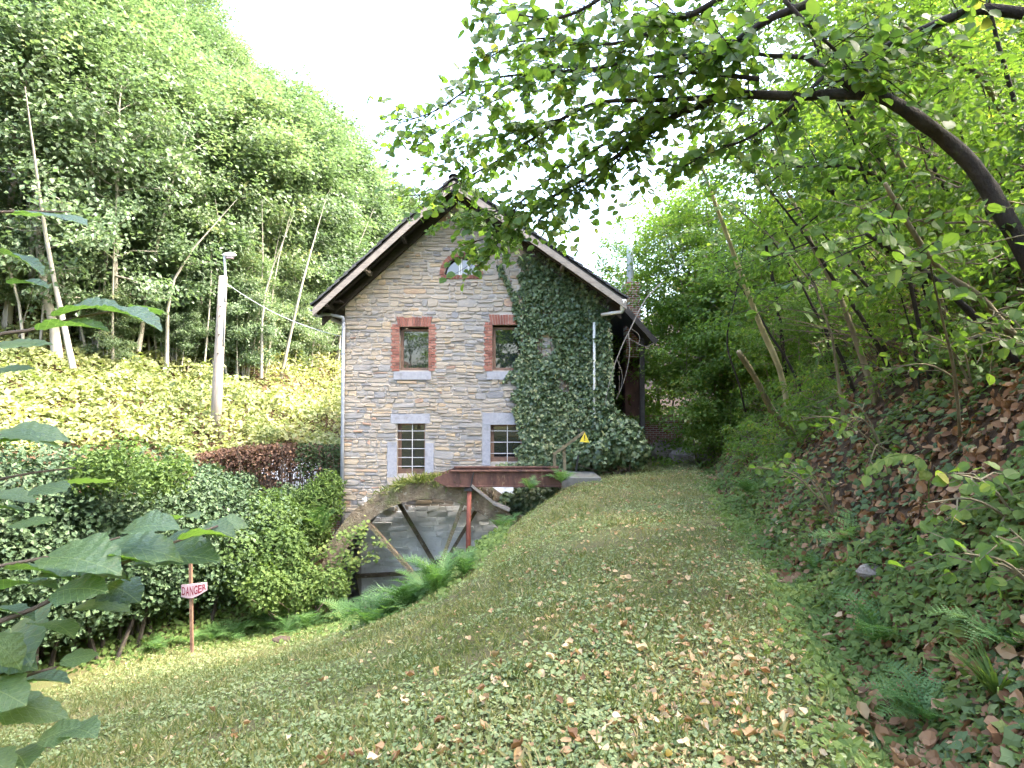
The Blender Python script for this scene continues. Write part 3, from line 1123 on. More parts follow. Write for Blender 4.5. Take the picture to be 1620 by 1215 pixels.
for e in (eaveL[0], eaveR[0]):
    nm = 'left' if e < AX else 'right'
    part('bargeboard', Acc().add(*rake_board(e, YR - .035, YR - .002, .31, .10)), 'grey_wood', house)
    part('rafter', Acc().add(*rake_board(e, YW - .16, YW - .06, .46, .14)), 'dark_wood', house)
    part('rafter', Acc().add(*rake_board(e, YR + .24, YR + .31, .30, .14)), 'dark_wood', house)
    L = slopeL if e < AX else slopeR
    for f in (.08, .36, .62, .88):
        x = e + (AX - e) * f
        z = float(AZ - (kL if e < AX else kR) * abs(AX - x)) - .24
        part('purlin', Acc().add(*beam((x, YR + .03, z), (x, YW + .1, z), .1, .13)), 'grey_wood' if f in (.36,) else 'dark_wood', house)
# eave underside boards
part('eave_board', Acc().add(*box(eaveL[0] + .05, XL + .02, YR + .35, YB, float(wall_top(XL)) - .06, float(wall_top(XL)) - .03)), 'dark_wood', house)


def half_pipe(x, z, y0, y1, r):
    ang = np.linspace(math.pi, 2 * math.pi, 8)
    V = []
    for y in (y0, y1):
        for rr in (r, r * .86):
            for t in ang:
                V.append([x + rr * math.cos(t), y, z + rr * math.sin(t)])
    F_ = []
    for q in range(7):
        F_ += [[q, q + 1, 16 + q + 1, 16 + q], [8 + q + 1, 8 + q, 24 + q, 24 + q + 1], [q + 1, q, 8 + q, 8 + q + 1]]
    F_ += [[0, 16, 24, 8], [7, 15, 31, 23]]
    return V, F_


gl = half_pipe(eaveL[0] - .02, eaveL[2] - .10, YR - .03, YB, .075)
part('gutter', Acc().add(*gl), 'zinc', house)
gr = half_pipe(eaveR[0] + .02, eaveR[2] - .10, YR - .03, YB, .075)
part('gutter', Acc().add(*gr), 'zinc', house)
p1 = np.array([eaveL[0] + .02, YR + .1, eaveL[2] - .15])
bend = P(543.5, 501, YW - .12)
pts = [p1, p1 + [.02, .08, -.12], [p1[0] + .1, YW - .2, bend[2] + .06], [bend[0] - .12, YW - .13, bend[2]], [bend[0] - .02, YW - .12, bend[2] - .03], [bend[0], YW - .12, bend[2] - .15], [bend[0], YW - .12, bend[2] - 2], [bend[0], YW - .12, P(541, 850, YW - .12)[2]]]
dp = part('downpipe', Acc().add(*tube(curve_pts(pts[:6], 14), .047, 8)).add(*tube(pts[5:], .05, 10)), 'zinc', house, smooth=True)
for py in (560, 690, 800):
    z = P(545, py, YW)[2]
    part('pipe_clip', Acc().add(*tube([[bend[0], YW - .12, z - .015], [bend[0], YW - .12, z + .015]], .06, 10)), 'zinc', dp)
# white hopper, offset and drop in the ivy
hp = P(986, 482, YR + .05)
e1 = P(984, 493, YR + .15)
e2 = P(952, 498, YW - .2)
dv = P(940, 510, YW - .15)
rw = part('downpipe', Acc().add(*tube([hp + [0, 0, .14], hp, e1 + [0, 0, .03], e1, (e1 + e2) / 2, e2], [.10, .085, .055, .055, .05, .05], 9))
          .add(*tube([dv, P(940, 600, YW - .15), P(940, 672, YW - .15)], .042, 9)), 'white_paint', house, smooth=True)

# ---- brick chimney with a steel flue behind the eave
cx, cy = P(1000, 470, 21.0)[0], 21.0
ct, cb = P(1000, 447, 20.8)[2], 3.2
ch = part('chimney', Acc().add(*box(cx - .26, cx + .22, cy - .26, cy + .22, cb, ct)).add(*box(cx - .29, cx + .25, cy - .29, cy + .25, ct - .12, ct - .03)), 'brickwork', house)
ft = P(997, 352, 21.0)[2]
part('flue_pipe', Acc().add(*tube([[cx - .06, cy, ct - .05], [cx - .06, cy, (ct + ft) / 2], [cx - .06, cy, ft]], .115, 12)), 'steel_flue', ch, smooth=True)

# ------------------------------------------------------------------ lean-to beside the house
lt = thing('lean_to_shed', 'dark open lean-to shed with deeply shaded pier built against the house', 'shed', (XR + .9, 20.5, 0))
r0 = P(992, 486, 19.2)
r1 = P(1038, 541, 19.2)
q = []
for y in (19.2, 25.5):
    for p, up in ((r0, 0), (r1, 0), (r1, .10), (r0, .10)):
        q.append([p[0] + (0 if p is r1 else -.5), y, p[2] + up + (0 if p is r1 else .45)])
part('roof', Acc().add(q, BOX_F), 'roof_tile', lt)
part('fascia', Acc().add(*beam((r0[0] - .5, 19.16, r0[2] + .44), (r1[0], 19.16, r1[2] - .02), .05, .16)), 'dark_wood', lt)
pier0, pier1 = P(989, 640, 21.5), P(1012, 640, 21.5)
part('pier', Acc().add(*box(pier0[0], pier1[0], 21.5, 22.0, -1.0, r1[2] + .25)), 'rust', lt)  # brick pier; the dark rust colour stands in for its deep shade
post = P(1016, 640, 19.7)
part('post', Acc().add(*box(post[0] - .07, post[0] + .07, 19.63, 19.77, -1.0, r1[2] + .15)), 'dark_wood', lt)
for k in range(6):
    x = XR + .06 + k * .26
    part('board', Acc().add(*box(x, x + .245, 23.4 + (k % 2) * .02, 23.44 + (k % 2) * .02, -1.0, r1[2] + .9)), 'dark_wood', lt)

# low red brick wall beyond the shed
lw = P(1042, 672, 23.0)
single('low_brick_wall', Acc().add(*box(lw[0] - .7, lw[0] + .9, 22.9, 23.15, -1.2, P(1040, 662, 23.0)[2])).add(*box(lw[0] - .75, lw[0] + .95, 22.86, 23.19, P(1040, 662, 23.0)[2], P(1040, 657, 23.0)[2])),
       'brickwork', 'low red brick wall with dark coping beyond the lean-to shed', 'wall', origin=(lw[0], 23, -1.2))
lb = P(533, 835, 19.0)
single('low_brick_wall', Acc().add(*box(lb[0] - .55, lb[0] + .3, 19.0, 19.25, -2.9, P(533, 818, 19)[2])).add(*box(lb[0] - .58, lb[0] + .33, 18.97, 19.28, P(533, 818, 19)[2], P(533, 818, 19)[2] + .05)),
       'brickwork', 'small brick wall end at the foot of the grey downpipe', 'wall', origin=(lb[0], 19, -2.9))

# ------------------------------------------------------------------ water wheel
WY0, WY1 = 15.9, 18.1
wc = P(680, 939, WY0)
RO, RI = 2.79, 2.36
wheel = thing('water_wheel', 'large rusty mossy overshot water wheel standing in its pit', 'water wheel', (wc[0], WY0, wc[2]))


def ring(y, ro, ri, thick, n=72, wob=0.0, seed=0):
    V, F_ = [], []
    r_ = np.random.default_rng(seed)
    for k in range(n):
        t = 2 * math.pi * k / n
        w = wob * (r_.random() - .5)
        for (r, yy) in ((ri, y), (ro + w, y), (ro + w, y + thick), (ri, y + thick)):
            V.append([wc[0] + r * math.cos(t), yy, wc[2] + r * math.sin(t)])
    for k in range(n):
        a, b = 4 * k, 4 * ((k + 1) % n)
        for q in range(4):
            F_.append([a + q, a + (q + 1) % 4, b + (q + 1) % 4, b + q])
    return np.array(V), np.array(F_)


part('rim', Acc().add(*ring(WY0, RO, RI, .05, wob=.03)), 'rust_moss', wheel)
part('rim', Acc().add(*ring(WY1 - .05, RO, RI, .05, wob=.03, seed=2)), 'rust_moss', wheel)
part('rim_edging', Acc().add(*ring(WY0 - .012, RI + .03, RI - .012, .06, wob=.03, seed=6)), 'rust_moss', wheel)
part('sole_plate', Acc().add(*ring(WY0 + .052, RI + .03, RI + .005, WY1 - WY0 - .105)), 'black_plastic', wheel)
for k in range(40):
    t = 2 * math.pi * (k + .5) / 40
    c, s = math.cos(t), math.sin(t)
    c2, s2 = math.cos(t + .12), math.sin(t + .12)
    p0 = np.array([wc[0] + (RI + .04) * c, 0, wc[2] + (RI + .04) * s])
    p1_ = np.array([wc[0] + (RO - .02) * c2, 0, wc[2] + (RO - .02) * s2])
    V = []
    for y in (WY0 + .055, WY1 - .055):
        nn_ = np.array([-s, 0, c]) * .012
        for p in (p0 - nn_, p0 + nn_, p1_ + nn_, p1_ - nn_):
            V.append([p[0], y, p[2]])
    part('bucket', Acc().add(V, BOX_F), 'rust_moss', wheel)
for y, off in ((WY0 + .08, 132), (WY1 - .12, 121)):
    for k in range(6):
        t = math.radians(off - 62 * k) if k < 2 else math.radians(off - 62 - 59 * (k - 1))
        d = np.array([math.cos(t), 0, math.sin(t)])
        c3 = np.array([wc[0], y, wc[2]])
        part('spoke', Acc().add(*beam(c3 + d * .2, c3 + d * (RI + .03 if y > WY0 + .5 else RO - .05), .09, .15, (0, 1, 0))), 'rust_moss', wheel)
part('axle', Acc().add(*tube([[wc[0], WY0 - .35, wc[2]], [wc[0], WY1 + .5, wc[2]]], .14, 14)), 'black_plastic', wheel)
for y in (WY0 + .02, WY1 - .18):
    part('hub', Acc().add(*tube([[wc[0], y, wc[2]], [wc[0], y + .16, wc[2]]], .34, 16)), 'black_plastic', wheel)

# ------------------------------------------------------------------ steel trough that fed the wheel
TY0, TY1 = 15.72, 16.7
zt, zb = P(780, 746, TY0)[2], P(780, 769, TY0)[2]
xt0, xt1 = P(686, 760, TY0)[0], P(882, 760, TY0)[0]
tr = thing('mill_trough', 'rusty steel trough leading from the bank to the wheel', 'trough', (xt1, TY0, zb))


def plate(y0, y1):
    prof = [(xt0, zb + .14), (xt0 + .30, zb), (xt1 + .1, zb), (xt1 + .1, zt), (xt0 + .42, zt), (xt0 + .02, zb + .2)]
    V = [[x, y, z] for y in (y0, y1) for x, z in prof]
    n = 6
    F4 = [[k, (k + 1) % n, n + (k + 1) % n, n + k] for k in range(n)]
    F4 += [[0, 5, 4, 1], [1, 4, 3, 2], [6, 7, 10, 11], [7, 8, 9, 10]]
    return V, F4


part('side_plate', Acc().add(*plate(TY0, TY0 + .02)), 'rust', tr)
part('side_plate', Acc().add(*plate(TY1 - .02, TY1)), 'rust', tr)
part('floor_plate', Acc().add(*box(xt0 + .3, xt1 + .1, TY0 + .022, TY1 - .022, zb + .01, zb + .03)), 'rust', tr)
part('top_flange', Acc().add(*box(xt0 + .42, xt1 + .1, TY0 - .06, TY0 + .05, zt + .002, zt + .035)), 'rust', tr)
part('top_flange', Acc().add(*box(xt0 + .42, xt1 + .1, TY1 - .05, TY1 + .06, zt + .002, zt + .035)), 'rust', tr)
part('bottom_flange', Acc().add(*box(xt0 + .3, xt1 + .1, TY0 - .05, TY0 - .002, zb - .02, zb + .012)), 'rust', tr)
px_ = P(746, 755, TY0 - .03)[0]
part('strap', Acc().add(*beam((px_ - .035, TY0 - .03, zb - .08), (px_ + .05, TY0 - .03, zt - .02), .03, .05, (0, 1, 0))), 'black_plastic', tr)
pp0, pp1 = P(742.5, 775, TY0 - .03), P(740, 885, TY0 - .06)
sp_ = thing('support_post', 'thin red rusty iron post holding up the trough', 'post', pp1)
part('tube', Acc().add(*tube([pp0, (pp0 + pp1) / 2, pp1 + [0, 0, -1.2]], [.055, .06, .065], 10)), 'rust_red', sp_, smooth=True)
part('clamp', Acc().add(*box(pp0[0] - .12, pp0[0] + .07, TY0 - .12, TY0 + .3, pp0[2] - .02, pp0[2] + .035)), 'black_plastic', sp_)
b0, b1 = P(746, 768, TY0 - .04), P(782, 796, TY0 - .04)
part('brace', Acc().add(*beam(b0, b1, .05, .06)), 'grey_wood', sp_)
bp0, bp1 = P(780, 795, 15.75), P(800, 805, 15.75)
single('timber_bracket', Acc().add(*beam(bp0, bp1 + [.1, 0, -.02], .25, .07)), 'grey_wood', 'short weathered timber lying at the end of the wheel brace', 'timber', origin=bp0)

# concrete sill, sluice board and rail at the head of the trough
cs = thing('sluice', 'dark sluice board set in a concrete sill at the head of the trough', 'sluice', (xt1 + .5, 17.0, -.4))
c0, c1 = P(905, 758, 16.9), P(945, 740, 16.9)
part('concrete_sill', Acc().add(*box(xt1 + .13, c1[0] + .02, 16.3, 18.0, -.6, P(920, 753, 16.8)[2])), 'concrete', cs)
part('gate_board', Acc().add(*beam(P(911, 746, 17.15), P(915, 720, 17.15), .14, .03, (1, 0, 0))), 'black_plastic', cs)
rail = thing('wooden_rail', 'weathered wooden posts with a slanting rail at the trough head', 'railing', P(885, 750, 16.75))
part('post', Acc().add(*beam(P(878, 752, 16.75) - [0, 0, .2], P(877, 716, 16.75), .075, .075, (1, 0, 0))), 'bark_hazel', rail)
part('post', Acc().add(*beam(P(894, 752, 16.75) - [0, 0, .2], P(892, 704, 16.75), .075, .075, (1, 0, 0))), 'bark_hazel', rail)
part('rail', Acc().add(*beam(P(876, 719, 16.68), P(925, 683, 16.68), .045, .07)), 'bark_hazel', rail)
wt = thing('warning_sign', 'small yellow triangular warning sign on the slanting rail', 'sign', P(925, 697, 16.62))
tri = [P(925, 684, 16.62), P(932.5, 700, 16.62), P(917, 699, 16.62)]
V = [t for t in tri] + [t + [0, .012, 0] for t in tri]
part('board', Acc().add(V, [[0, 1, 2], [3, 5, 4]]).add(V, [[0, 3, 4, 1], [1, 4, 5, 2], [2, 5, 3, 0]]), 'sign_yellow', wt)
m0 = P(925, 690, 16.612)
part('exclamation_mark', Acc().add(*box(m0[0] - .011, m0[0] + .011, 16.612, 16.618, m0[2] - .07, m0[2] + .03)).add(*box(m0[0] - .011, m0[0] + .011, 16.612, 16.618, m0[2] - .115, m0[2] - .09)), 'black_plastic', wt)

# ------------------------------------------------------------------ DANGER sign
DY = min(float(hit(304, 1000)[1]) - .1, 12.3)
sf = P(304, 985, DY)
ds = thing('danger_sign', 'bent white board with red letters DANGER on a wooden stake', 'sign', sf)
part('stake', Acc().add(*beam(P(305, 985, DY) - [0, 0, .7], P(301.5, 890, DY), .055, .05, (1, 0, 0))), 'frame_wood', ds)


def bend_sign(x, z):
    """x across the board (0..1), z up (0..1) -> world, following the board's sag and twist"""
    px = 286 + 40 * x
    base = 943 + 2.0 * math.sin(math.pi * x) - 9.5 * max(0, x - .35) ** 1.3 / .65 ** 1.3
    top = 927.5 - 1.5 * math.sin(math.pi * x) - 7.0 * max(0, x - .3) ** 1.3
    p = P(px, base + (top - base) * z, DY - .06)
    p[1] += .10 * (x - .4) ** 2
    return p


V, F4 = [], []
nb = 12
for k in range(nb + 1):
    for z in (-.1, 1.1):
        p = bend_sign(k / nb, z)
        V += [p, p + [0, .012, 0]]
for k in range(nb):
    a = 4 * k
    F4 += [[a, a + 4, a + 6, a + 2], [a + 1, a + 3, a + 7, a + 5], [a, a + 1, a + 5, a + 4], [a + 2, a + 6, a + 7, a + 3]]
F4 += [[0, 2, 3, 1], [4 * nb, 4 * nb + 1, 4 * nb + 3, 4 * nb + 2]]
part('board', Acc().add(V, F4), 'sign_white', ds)
for k, chx in enumerate('DANGER'):
    cu = bpy.data.curves.new('letter', 'FONT')
    cu.body = chx
    cu.size = 1.0
    cu.resolution_u = 3
    cu.offset = .012
    ob = bpy.data.objects.new('letter_source', cu)
    COL.objects.link(ob)
    dg = bpy.context.evaluated_depsgraph_get()
    me = ob.evaluated_get(dg).to_mesh()
    vv = np.array([v.co[:] for v in me.vertices])
    ff = []
    for pl in me.polygons:
        ids = list(pl.vertices)
        for q in range(1, len(ids) - 1):
            ff.append([ids[0], ids[q], ids[q + 1]])
    ob.evaluated_get(dg).to_mesh_clear()
    bpy.data.objects.remove(ob)
    bpy.data.curves.remove(cu)
    lo, hi = vv.min(0), vv.max(0)
    u = (vv - lo) / np.maximum(hi - lo, 1e-6)
    # a slightly heavier face: stretch each letter to its own cell
    W = np.array([bend_sign(.035 + (k + .04 + .86 * a) / 6.25, .1 + .8 * b) for a, b, _c in u])
    W[:, 1] -= .006
    part('letter', Acc().add(W, ff), 'sign_red', ds)

# ------------------------------------------------------------------ pole with street lamp, cable to the house
PY = 21.4
pb, pt = P(340, 684, PY), P(353, 437, PY)
pl = thing('utility_pole', 'weathered wooden utility pole leaning on the bushy slope', 'pole', pb)
pole_pts = [pb - [0, 0, .6], pb + (pt - pb) * .33, pb + (pt - pb) * .66, pt]
part('shaft', Acc().add(*tube(pole_pts, [.18, .165, .15, .135], 12)), 'pole_wood', pl, smooth=True)
for f in (.5, .62, .74, .8):
    c_ = pb + (pt - pb) * f
    part('bolt', Acc().add(*tube([c_ + [.02, -.15, 0], c_ + [.06, -.19, 0]], .022, 6)), 'black_plastic', pl)
t1_ = P(356, 404, PY - .05)
part('cable_conduit', Acc().add(*tube([pb + (pt - pb) * .55 + [.14, -.05, 0], pt + [.10, -.05, -.1], pt + [.09, -.05, .15]], .035, 8)), 'zinc', pl, smooth=True)
lampo = thing('street_lamp', 'small grey street lamp on a thin tube above the pole', 'street lamp', pt + [.09, -.05, .0])
part('bracket_tube', Acc().add(*tube(curve_pts([pt + [.09, -.05, -.9], pt + [.09, -.05, .1], t1_ + [-.02, 0, -.05], t1_ + [.06, 0, .05]], 10), .04, 8)), 'zinc', lampo, smooth=True)
h0 = P(355, 404, PY - .05)
hx = np.linspace(0, 1, 8)
hd = Acc().add(*tube([h0 + [-.06 + .46 * f, 0, .02 - .01 * f] for f in hx], [.03, .06, .075, .09, .095, .09, .07, .02], 10))
part('lamp_head', hd, 'lamp_plastic', lampo, smooth=True)
part('lamp_lens', Acc().add(*box(h0[0] + .08, h0[0] + .30, PY - .11, PY + .01, h0[2] - .105, h0[2] - .075)), 'sign_white', lampo)
ca, cb_ = P(357, 447, PY), P(545, 533, YW - .05)
cab = [ca + (cb_ - ca) * f + np.array([0, 0, -.25 * 4 * f * (1 - f)]) for f in np.linspace(0, 1, 16)]
single('overhead_cable', Acc().add(*tube(cab, .008, 5)), 'lamp_plastic', 'thin cable running from the utility pole to the house corner', 'cable', origin=ca)
# ------------------------------------------------------------------ helpers for plants
def blob_leaves(acc, cens, rads, n, tmpl, size, rng, up=.45, tilt=.45, squash=(1, 1, 1), inner=.7, v=None, zmin=None, lump=.35):
    """leaves in the outer shell of lumpy rounded masses"""
    cens, rads = np.asarray(cens, float), np.asarray(rads, float)
    w = rads ** 2 / np.sum(rads ** 2)
    k = rng.choice(len(cens), n, p=w)
    d = rng.normal(0, 1, (n, 3))
    d /= np.linalg.norm(d, axis=1, keepdims=True)
    lumps = fbm(d[:, 0] * 2.6 + k * 7.1, d[:, 1] * 2.6 + d[:, 2] * 2.1 + k * 3.3, 40)
    r = rads[k] * (inner + (1 - inner) * rng.random(n) ** .6) * (1 - lump + 2 * lump * lumps)
    pos = cens[k] + d * r[:, None] * np.asarray(squash)
    if zmin is not None:
        pos = pos[pos[:, 2] > zmin]
    m = len(pos)
    nrm = d[:m] * .7 + np.array([0, 0, up])
    s = size * (.65 + .7 * rng.random(m))
    leaves_into(acc, tmpl, pos, nrm, s, rng, None if v is None else np.clip(v + rng.normal(0, .18, m), 0, 1), tilt)


def grow_tree(seed, h=12.0, lo=.4, spread=3.0, n_br=26, r0=.14, leaf=.2, n_leaf=9000, rise=.5, sigma=.36, flat=.4, wob=.05, tmpl=T_DIA, lean=0.0, top=.35, bark_n=7, extra=0):
    """trunk with limbs, and a crown of leaves gathered round the twigs; local coordinates"""
    rng = np.random.default_rng(seed)
    T, C = Acc(), Acc()
    f = np.linspace(0, 1, 9)
    wx = np.cumsum(rng.normal(0, wob * h / 9, 9))
    wy = np.cumsum(rng.normal(0, wob * h / 9, 9))
    wx, wy = wx - wx[0] + lean * h * f ** 1.5, wy - wy[0]
    tp = np.stack([wx, wy, f * h * .96 - .4], 1)
    T.add(*tube(tp, r0 * (1 - .88 * f) * np.where(f < .05, 1.35, 1), bark_n, .15, rng))
    for q in range(extra):
        ox, oy = rng.normal(0, .065 * h), rng.normal(0, .065 * h)
        hh2 = h * rng.uniform(.45, .68)
        e = np.array([tp[6, 0] + ox * 1.8 + rng.normal(0, .04 * h), tp[6, 1] + oy * 1.8 + rng.normal(0, .04 * h), hh2])
        m1 = np.array([ox * 1.3 + rng.normal(0, .02 * h), oy * 1.3 + rng.normal(0, .02 * h), hh2 * .5])
        r1_ = r0 * rng.uniform(.35, .65)
        T.add(*tube(curve_pts([[ox, oy, -.5], m1, e], 7), np.linspace(r1_, r1_ * .12, 7), 5, .1, rng, cap=False))
    subs = []
    for b in range(n_br):
        fb = lo + (1 - lo) * ((b + rng.random()) / n_br)
        base = np.array([np.interp(fb, f, tp[:, q]) for q in range(3)])
        g = (fb - lo) / (1 - lo)
        L = spread * (top + (1 - top) * math.sin(math.pi * (.22 + .72 * g)) ** 1.0) * rng.uniform(.65, 1.15) * (1 if g < .8 else 1.25 - .9 * (g - .5))
        az = b * 2.399 + rng.normal(0, .4)
        el = rise * (.4 + 1.2 * g) + rng.normal(0, .15)
        d = np.array([math.cos(az) * math.cos(el), math.sin(az) * math.cos(el), math.sin(el)])
        pts = [base + d * L * q + np.array([0, 0, -.10 * L * q * q]) + rng.normal(0, .06 * L, 3) * (q > 0) for q in (0, .35, .7, 1)]
        rb = max(.012, r0 * (1 - .8 * fb) * .42)
        T.add(*tube(pts, [rb, rb * .7, rb * .45, rb * .15], 4, cap=False))
        subs.append((pts[1], pts[3], L))
        for q in range(4):
            t0 = rng.uniform(.3, .95)
            p0 = pts[0] + (pts[3] - pts[0]) * t0
            dd = d + rng.normal(0, .55, 3)
            dd[2] = dd[2] * .5 + .05
            dd /= np.linalg.norm(dd)
            l2 = L * rng.uniform(.3, .55)
            p1 = p0 + dd * l2
            p1[2] -= .06 * l2
            T.add(*tube([p0, (p0 + p1) / 2 + rng.normal(0, .04 * l2, 3), p1], [rb * .35, rb * .25, rb * .08], 3, cap=False))
            subs.append((p0, p1, l2 * 1.5))
    wgt = np.array([s[2] for s in subs])
    k = rng.choice(len(subs), n_leaf, p=wgt / wgt.sum())
    A = np.array([s[0] for s in subs])[k]
    B = np.array([s[1] for s in subs])[k]
    t = rng.uniform(.15, 1.1, n_leaf)[:, None]
    cl = rng.normal(0, 1, (len(subs) * 4, 3))
    off = cl[k * 4 + rng.integers(0, 4, n_leaf)] * sigma * .8 + rng.normal(0, sigma * .55, (n_leaf, 3))
    off[:, 2] *= flat
    pos = A + (B - A) * t + off
    out = pos - np.array([np.mean(tp[:, 0]), np.mean(tp[:, 1]), h * .6])
    out /= np.maximum(np.linalg.norm(out, axis=1, keepdims=True), .3)
    hd = out * [1, 1, .3] + [0, 0, -.35]
    cv = rng.normal(0, .13, len(subs))
    v = np.clip(.42 + cv[k] + rng.normal(0, .17, n_leaf), 0, 1)
    leaves_into(C, tmpl, pos, out * .35 + [0, 0, .75], leaf * (.6 + .7 * rng.random(n_leaf)), rng, v, .42, hd)
    return T, C


def plant_tree(name, label, cat, group, TC, bark, leafm, loc, rz=0, scale=1.0, tilt=(0, 0)):
    r = thing(name, label, cat, (0, 0, 0), group)
    part('trunk', TC[0], bark, r, smooth=True, local=True)
    part('crown', TC[1], leafm, r, local=True)
    r.location = tuple(float(c) for c in loc)
    r.rotation_euler = (tilt[0], tilt[1], rz)
    r.scale = (scale,) * 3
    return r


# ------------------------------------------------------------------ wood on the slope across the valley
SIL = np.array([[0, -400], [455, -40], [520, 75], [580, 185], [622, 255], [660, 318], [715, 400], [775, 460]])
protoL = []
kinds = [
    dict(seed=1, h=12.5, lo=.42, spread=2.9, n_br=26, r0=.13),
    dict(seed=2, h=14.0, lo=.36, spread=3.3, n_br=28, r0=.15, wob=.06),
    dict(seed=3, h=11.0, lo=.30, spread=2.7, n_br=24, r0=.11, rise=.4),
    dict(seed=4, h=13.0, lo=.22, spread=3.6, n_br=30, r0=.16, rise=.45, n_leaf=11000),
    dict(seed=5, h=9.0, lo=.18, spread=2.6, n_br=24, r0=.10, rise=.4),
]
LOOK_L = ['slim pale-trunked tree', 'tall pale-trunked tree', 'slight tree with drooping twigs', 'broad full-crowned tree', 'short bushy tree']
ZONE_L = {'front': 'at the far wood edge', 'mid': 'amid the far wood', 'top': 'on the far wood skyline', 'young': 'among the wood-foot saplings'}


def label_left(ki, zone, x, y):
    px = float(pix(x, y, 3.0)[0])
    for lim, where in ((60, 'at the frame edge'), (200, 'well left of the lamp pole'), (310, 'just left of the lamp pole'), (400, 'behind the lamp pole'), (480, 'right of the lamp pole'), (560, 'close to the house eave'), (9999, 'behind the house roof')):
        if px < lim:
            return LOOK_L[ki] + ' ' + ZONE_L[zone] + ', ' + where


for kd in kinds:
    protoL.append(grow_tree(**{**dict(leaf=.20, n_leaf=17000, sigma=.55, extra=6, flat=.55), **kd}))
rng = np.random.default_rng(77)
placedL, cand = [], []
first = [None] * 5
n_tree = 0


def put_left(x, y, ki, sc, zone, tilt=(0, 0)):
    global n_tree
    z = float(ground_z(x, y)) - .1
    rz = rng.random() * 6.28
    if first[ki] is None:
        first[ki] = plant_tree('woodland_tree', label_left(ki, zone, x, y), 'tree', 'trees of the wood across the valley', protoL[ki], 'bark_pale', 'leaf_left', (x, y, z), rz, sc, tilt)
    else:
        dup(first[ki], (x, y, z), rz, sc, label_left(ki, zone, x, y), tilt)
    n_tree += 1


for tries in range(9000):
    y = rng.uniform(22, 95)
    x = -rng.uniform(-.03 * y, .98 * y)
    z = float(ground_z(x, y))
    zline = .095 * y + 1.6 - 1.0
    if z < zline:
        continue
    front = z < zline + 1.8
    ki = int(rng.choice([0, 1, 2, 3, 4], p=[.34, .3, .2, .1, .06])) if front else int(rng.choice([0, 1, 2, 3, 4], p=[.18, .26, .12, .34, .1]))
    sc = rng.uniform(.85, 1.15)
    h = kinds[ki]['h'] * sc
    px, pyt = pix(x, y, z + h)
    if px < -240 or px > 760:
        continue
    lim = np.interp(px + FPX * .6 / y, SIL[:, 0], SIL[:, 1])
    if pyt < lim - 25:
        continue
    if pix(x, y, z)[1] < -260:
        continue
    gap = (1.7 if front else 3.0) + max(0, y - 35) * .05
    if any((x - a) ** 2 + (y - b) ** 2 < gap * gap for a, b in placedL):
        continue
    placedL.append((x, y))
    zone = 'front' if front else ('top' if pyt < lim + 60 else 'mid')
    put_left(x, y, ki, sc, zone, (rng.normal(0, .05), rng.normal(.05, .05)))
    if len(placedL) > 215:
        break

cnt = 0
for tries in range(900):
    y = rng.uniform(22, 50)
    x = -rng.uniform(.2 * y, .9 * y)
    z = float(ground_z(x, y))
    if not (.095 * y + .2 < z < .095 * y + 3.2):
        continue
    put_left(x, y, int(rng.choice([2, 4, 3])), rng.uniform(.3, .55), 'young')
    cnt += 1
    if cnt > 34:
        break

# ------------------------------------------------------------------ sunlit thicket below that wood
rng = np.random.default_rng(31)
acc = Acc()
n = 190000
yy = rng.uniform(13.5, 46, n)
xx = -rng.uniform(.1, 1.0, n) * yy
zz = ground_z(xx, yy)
lowb, upb = -.055 * yy + 1.6, .115 * yy + 1.6 + .8
keepm = (zz > lowb - 1.2) & ~((yy < 19) & (zz < lowb - .3)) & (zz < upb) & ~((yy > 20.3) & (yy < 23.2) & (xx > -8.3))
xx, yy, zz = xx[keepm], yy[keepm], zz[keepm]
cl = fbm(xx * .55, yy * .55, 60)
cl2 = fbm(xx * 2.2, yy * 2.2, 64)
hh = np.clip((cl - .22) * 2.4, .08, 1.8) * (.2 + 1.5 * cl2)
zz = zz + hh * rng.random(len(xx)) ** .45
v = np.clip(.05 + .6 * fbm(xx * .3, yy * .3, 66) + .4 * (rng.random(len(xx)) - .35) + .7 * (fbm(xx * 1.1, yy * 1.1, 70) - .5), 0, 1)
leaves_into(acc, T_DIA, np.stack([xx, yy, zz], 1), np.tile([0.1, -.25, .8], (len(xx), 1)), .15 * (.5 + 1.1 * rng.random(len(xx)) ** 1.5 + .5 * (cl2 - .4)), rng, v, .5)
tag(single('bramble_thicket', acc, 'leaf_bramble', kind='stuff'), 'yellow-green bramble thicket covering the sunlit slope below the wood', 'bramble', kind='stuff')

# ------------------------------------------------------------------ hedges on the far side of the lawn
rng = np.random.default_rng(41)
hb = np.array([-8.2, 11.6, -2.7])
hh_ = thing('holly_hedge', 'big dark evergreen hedge along the lower edge of the lawn', 'hedge', hb)
acc, stems = Acc(), Acc()
cens, rads = [], []
for k in range(16):
    f = k / 15
    x, y = -10.2 + 3.7 * f, 8.7 + 5.9 * f
    g = float(ground_z(x, y))
    tp_ = P(pix(x, y, 0)[0], np.interp(pix(x, y, 0)[0], [-200, 0, 150, 250, 330], [690, 715, 715, 755, 790]), y)[2]
    cens += [[x, y + .9, tp_ - 1.15], [x, y + .2, (tp_ + g) / 2 - .1], [x + .2, y - .1, g + 1.15]]
    rads += [1.35, 1.25, .85]
    for q in range(3):
        sx, sy = x + rng.normal(0, .3), y + rng.normal(0, .3)
        g2 = float(ground_z(sx, sy))
        stems.add(*tube([[sx, sy, g2 - .1], [sx + rng.normal(0, .2), sy + rng.normal(0, .2), g2 + 1.1], [sx + rng.normal(0, .4), sy + rng.normal(0, .3), g2 + 2.2]], [.045, .03, .012], 5))
blob_leaves(acc, cens, rads, 80000, T_DIA, .10, rng, up=.4, tilt=.5, inner=.55, lump=.3)
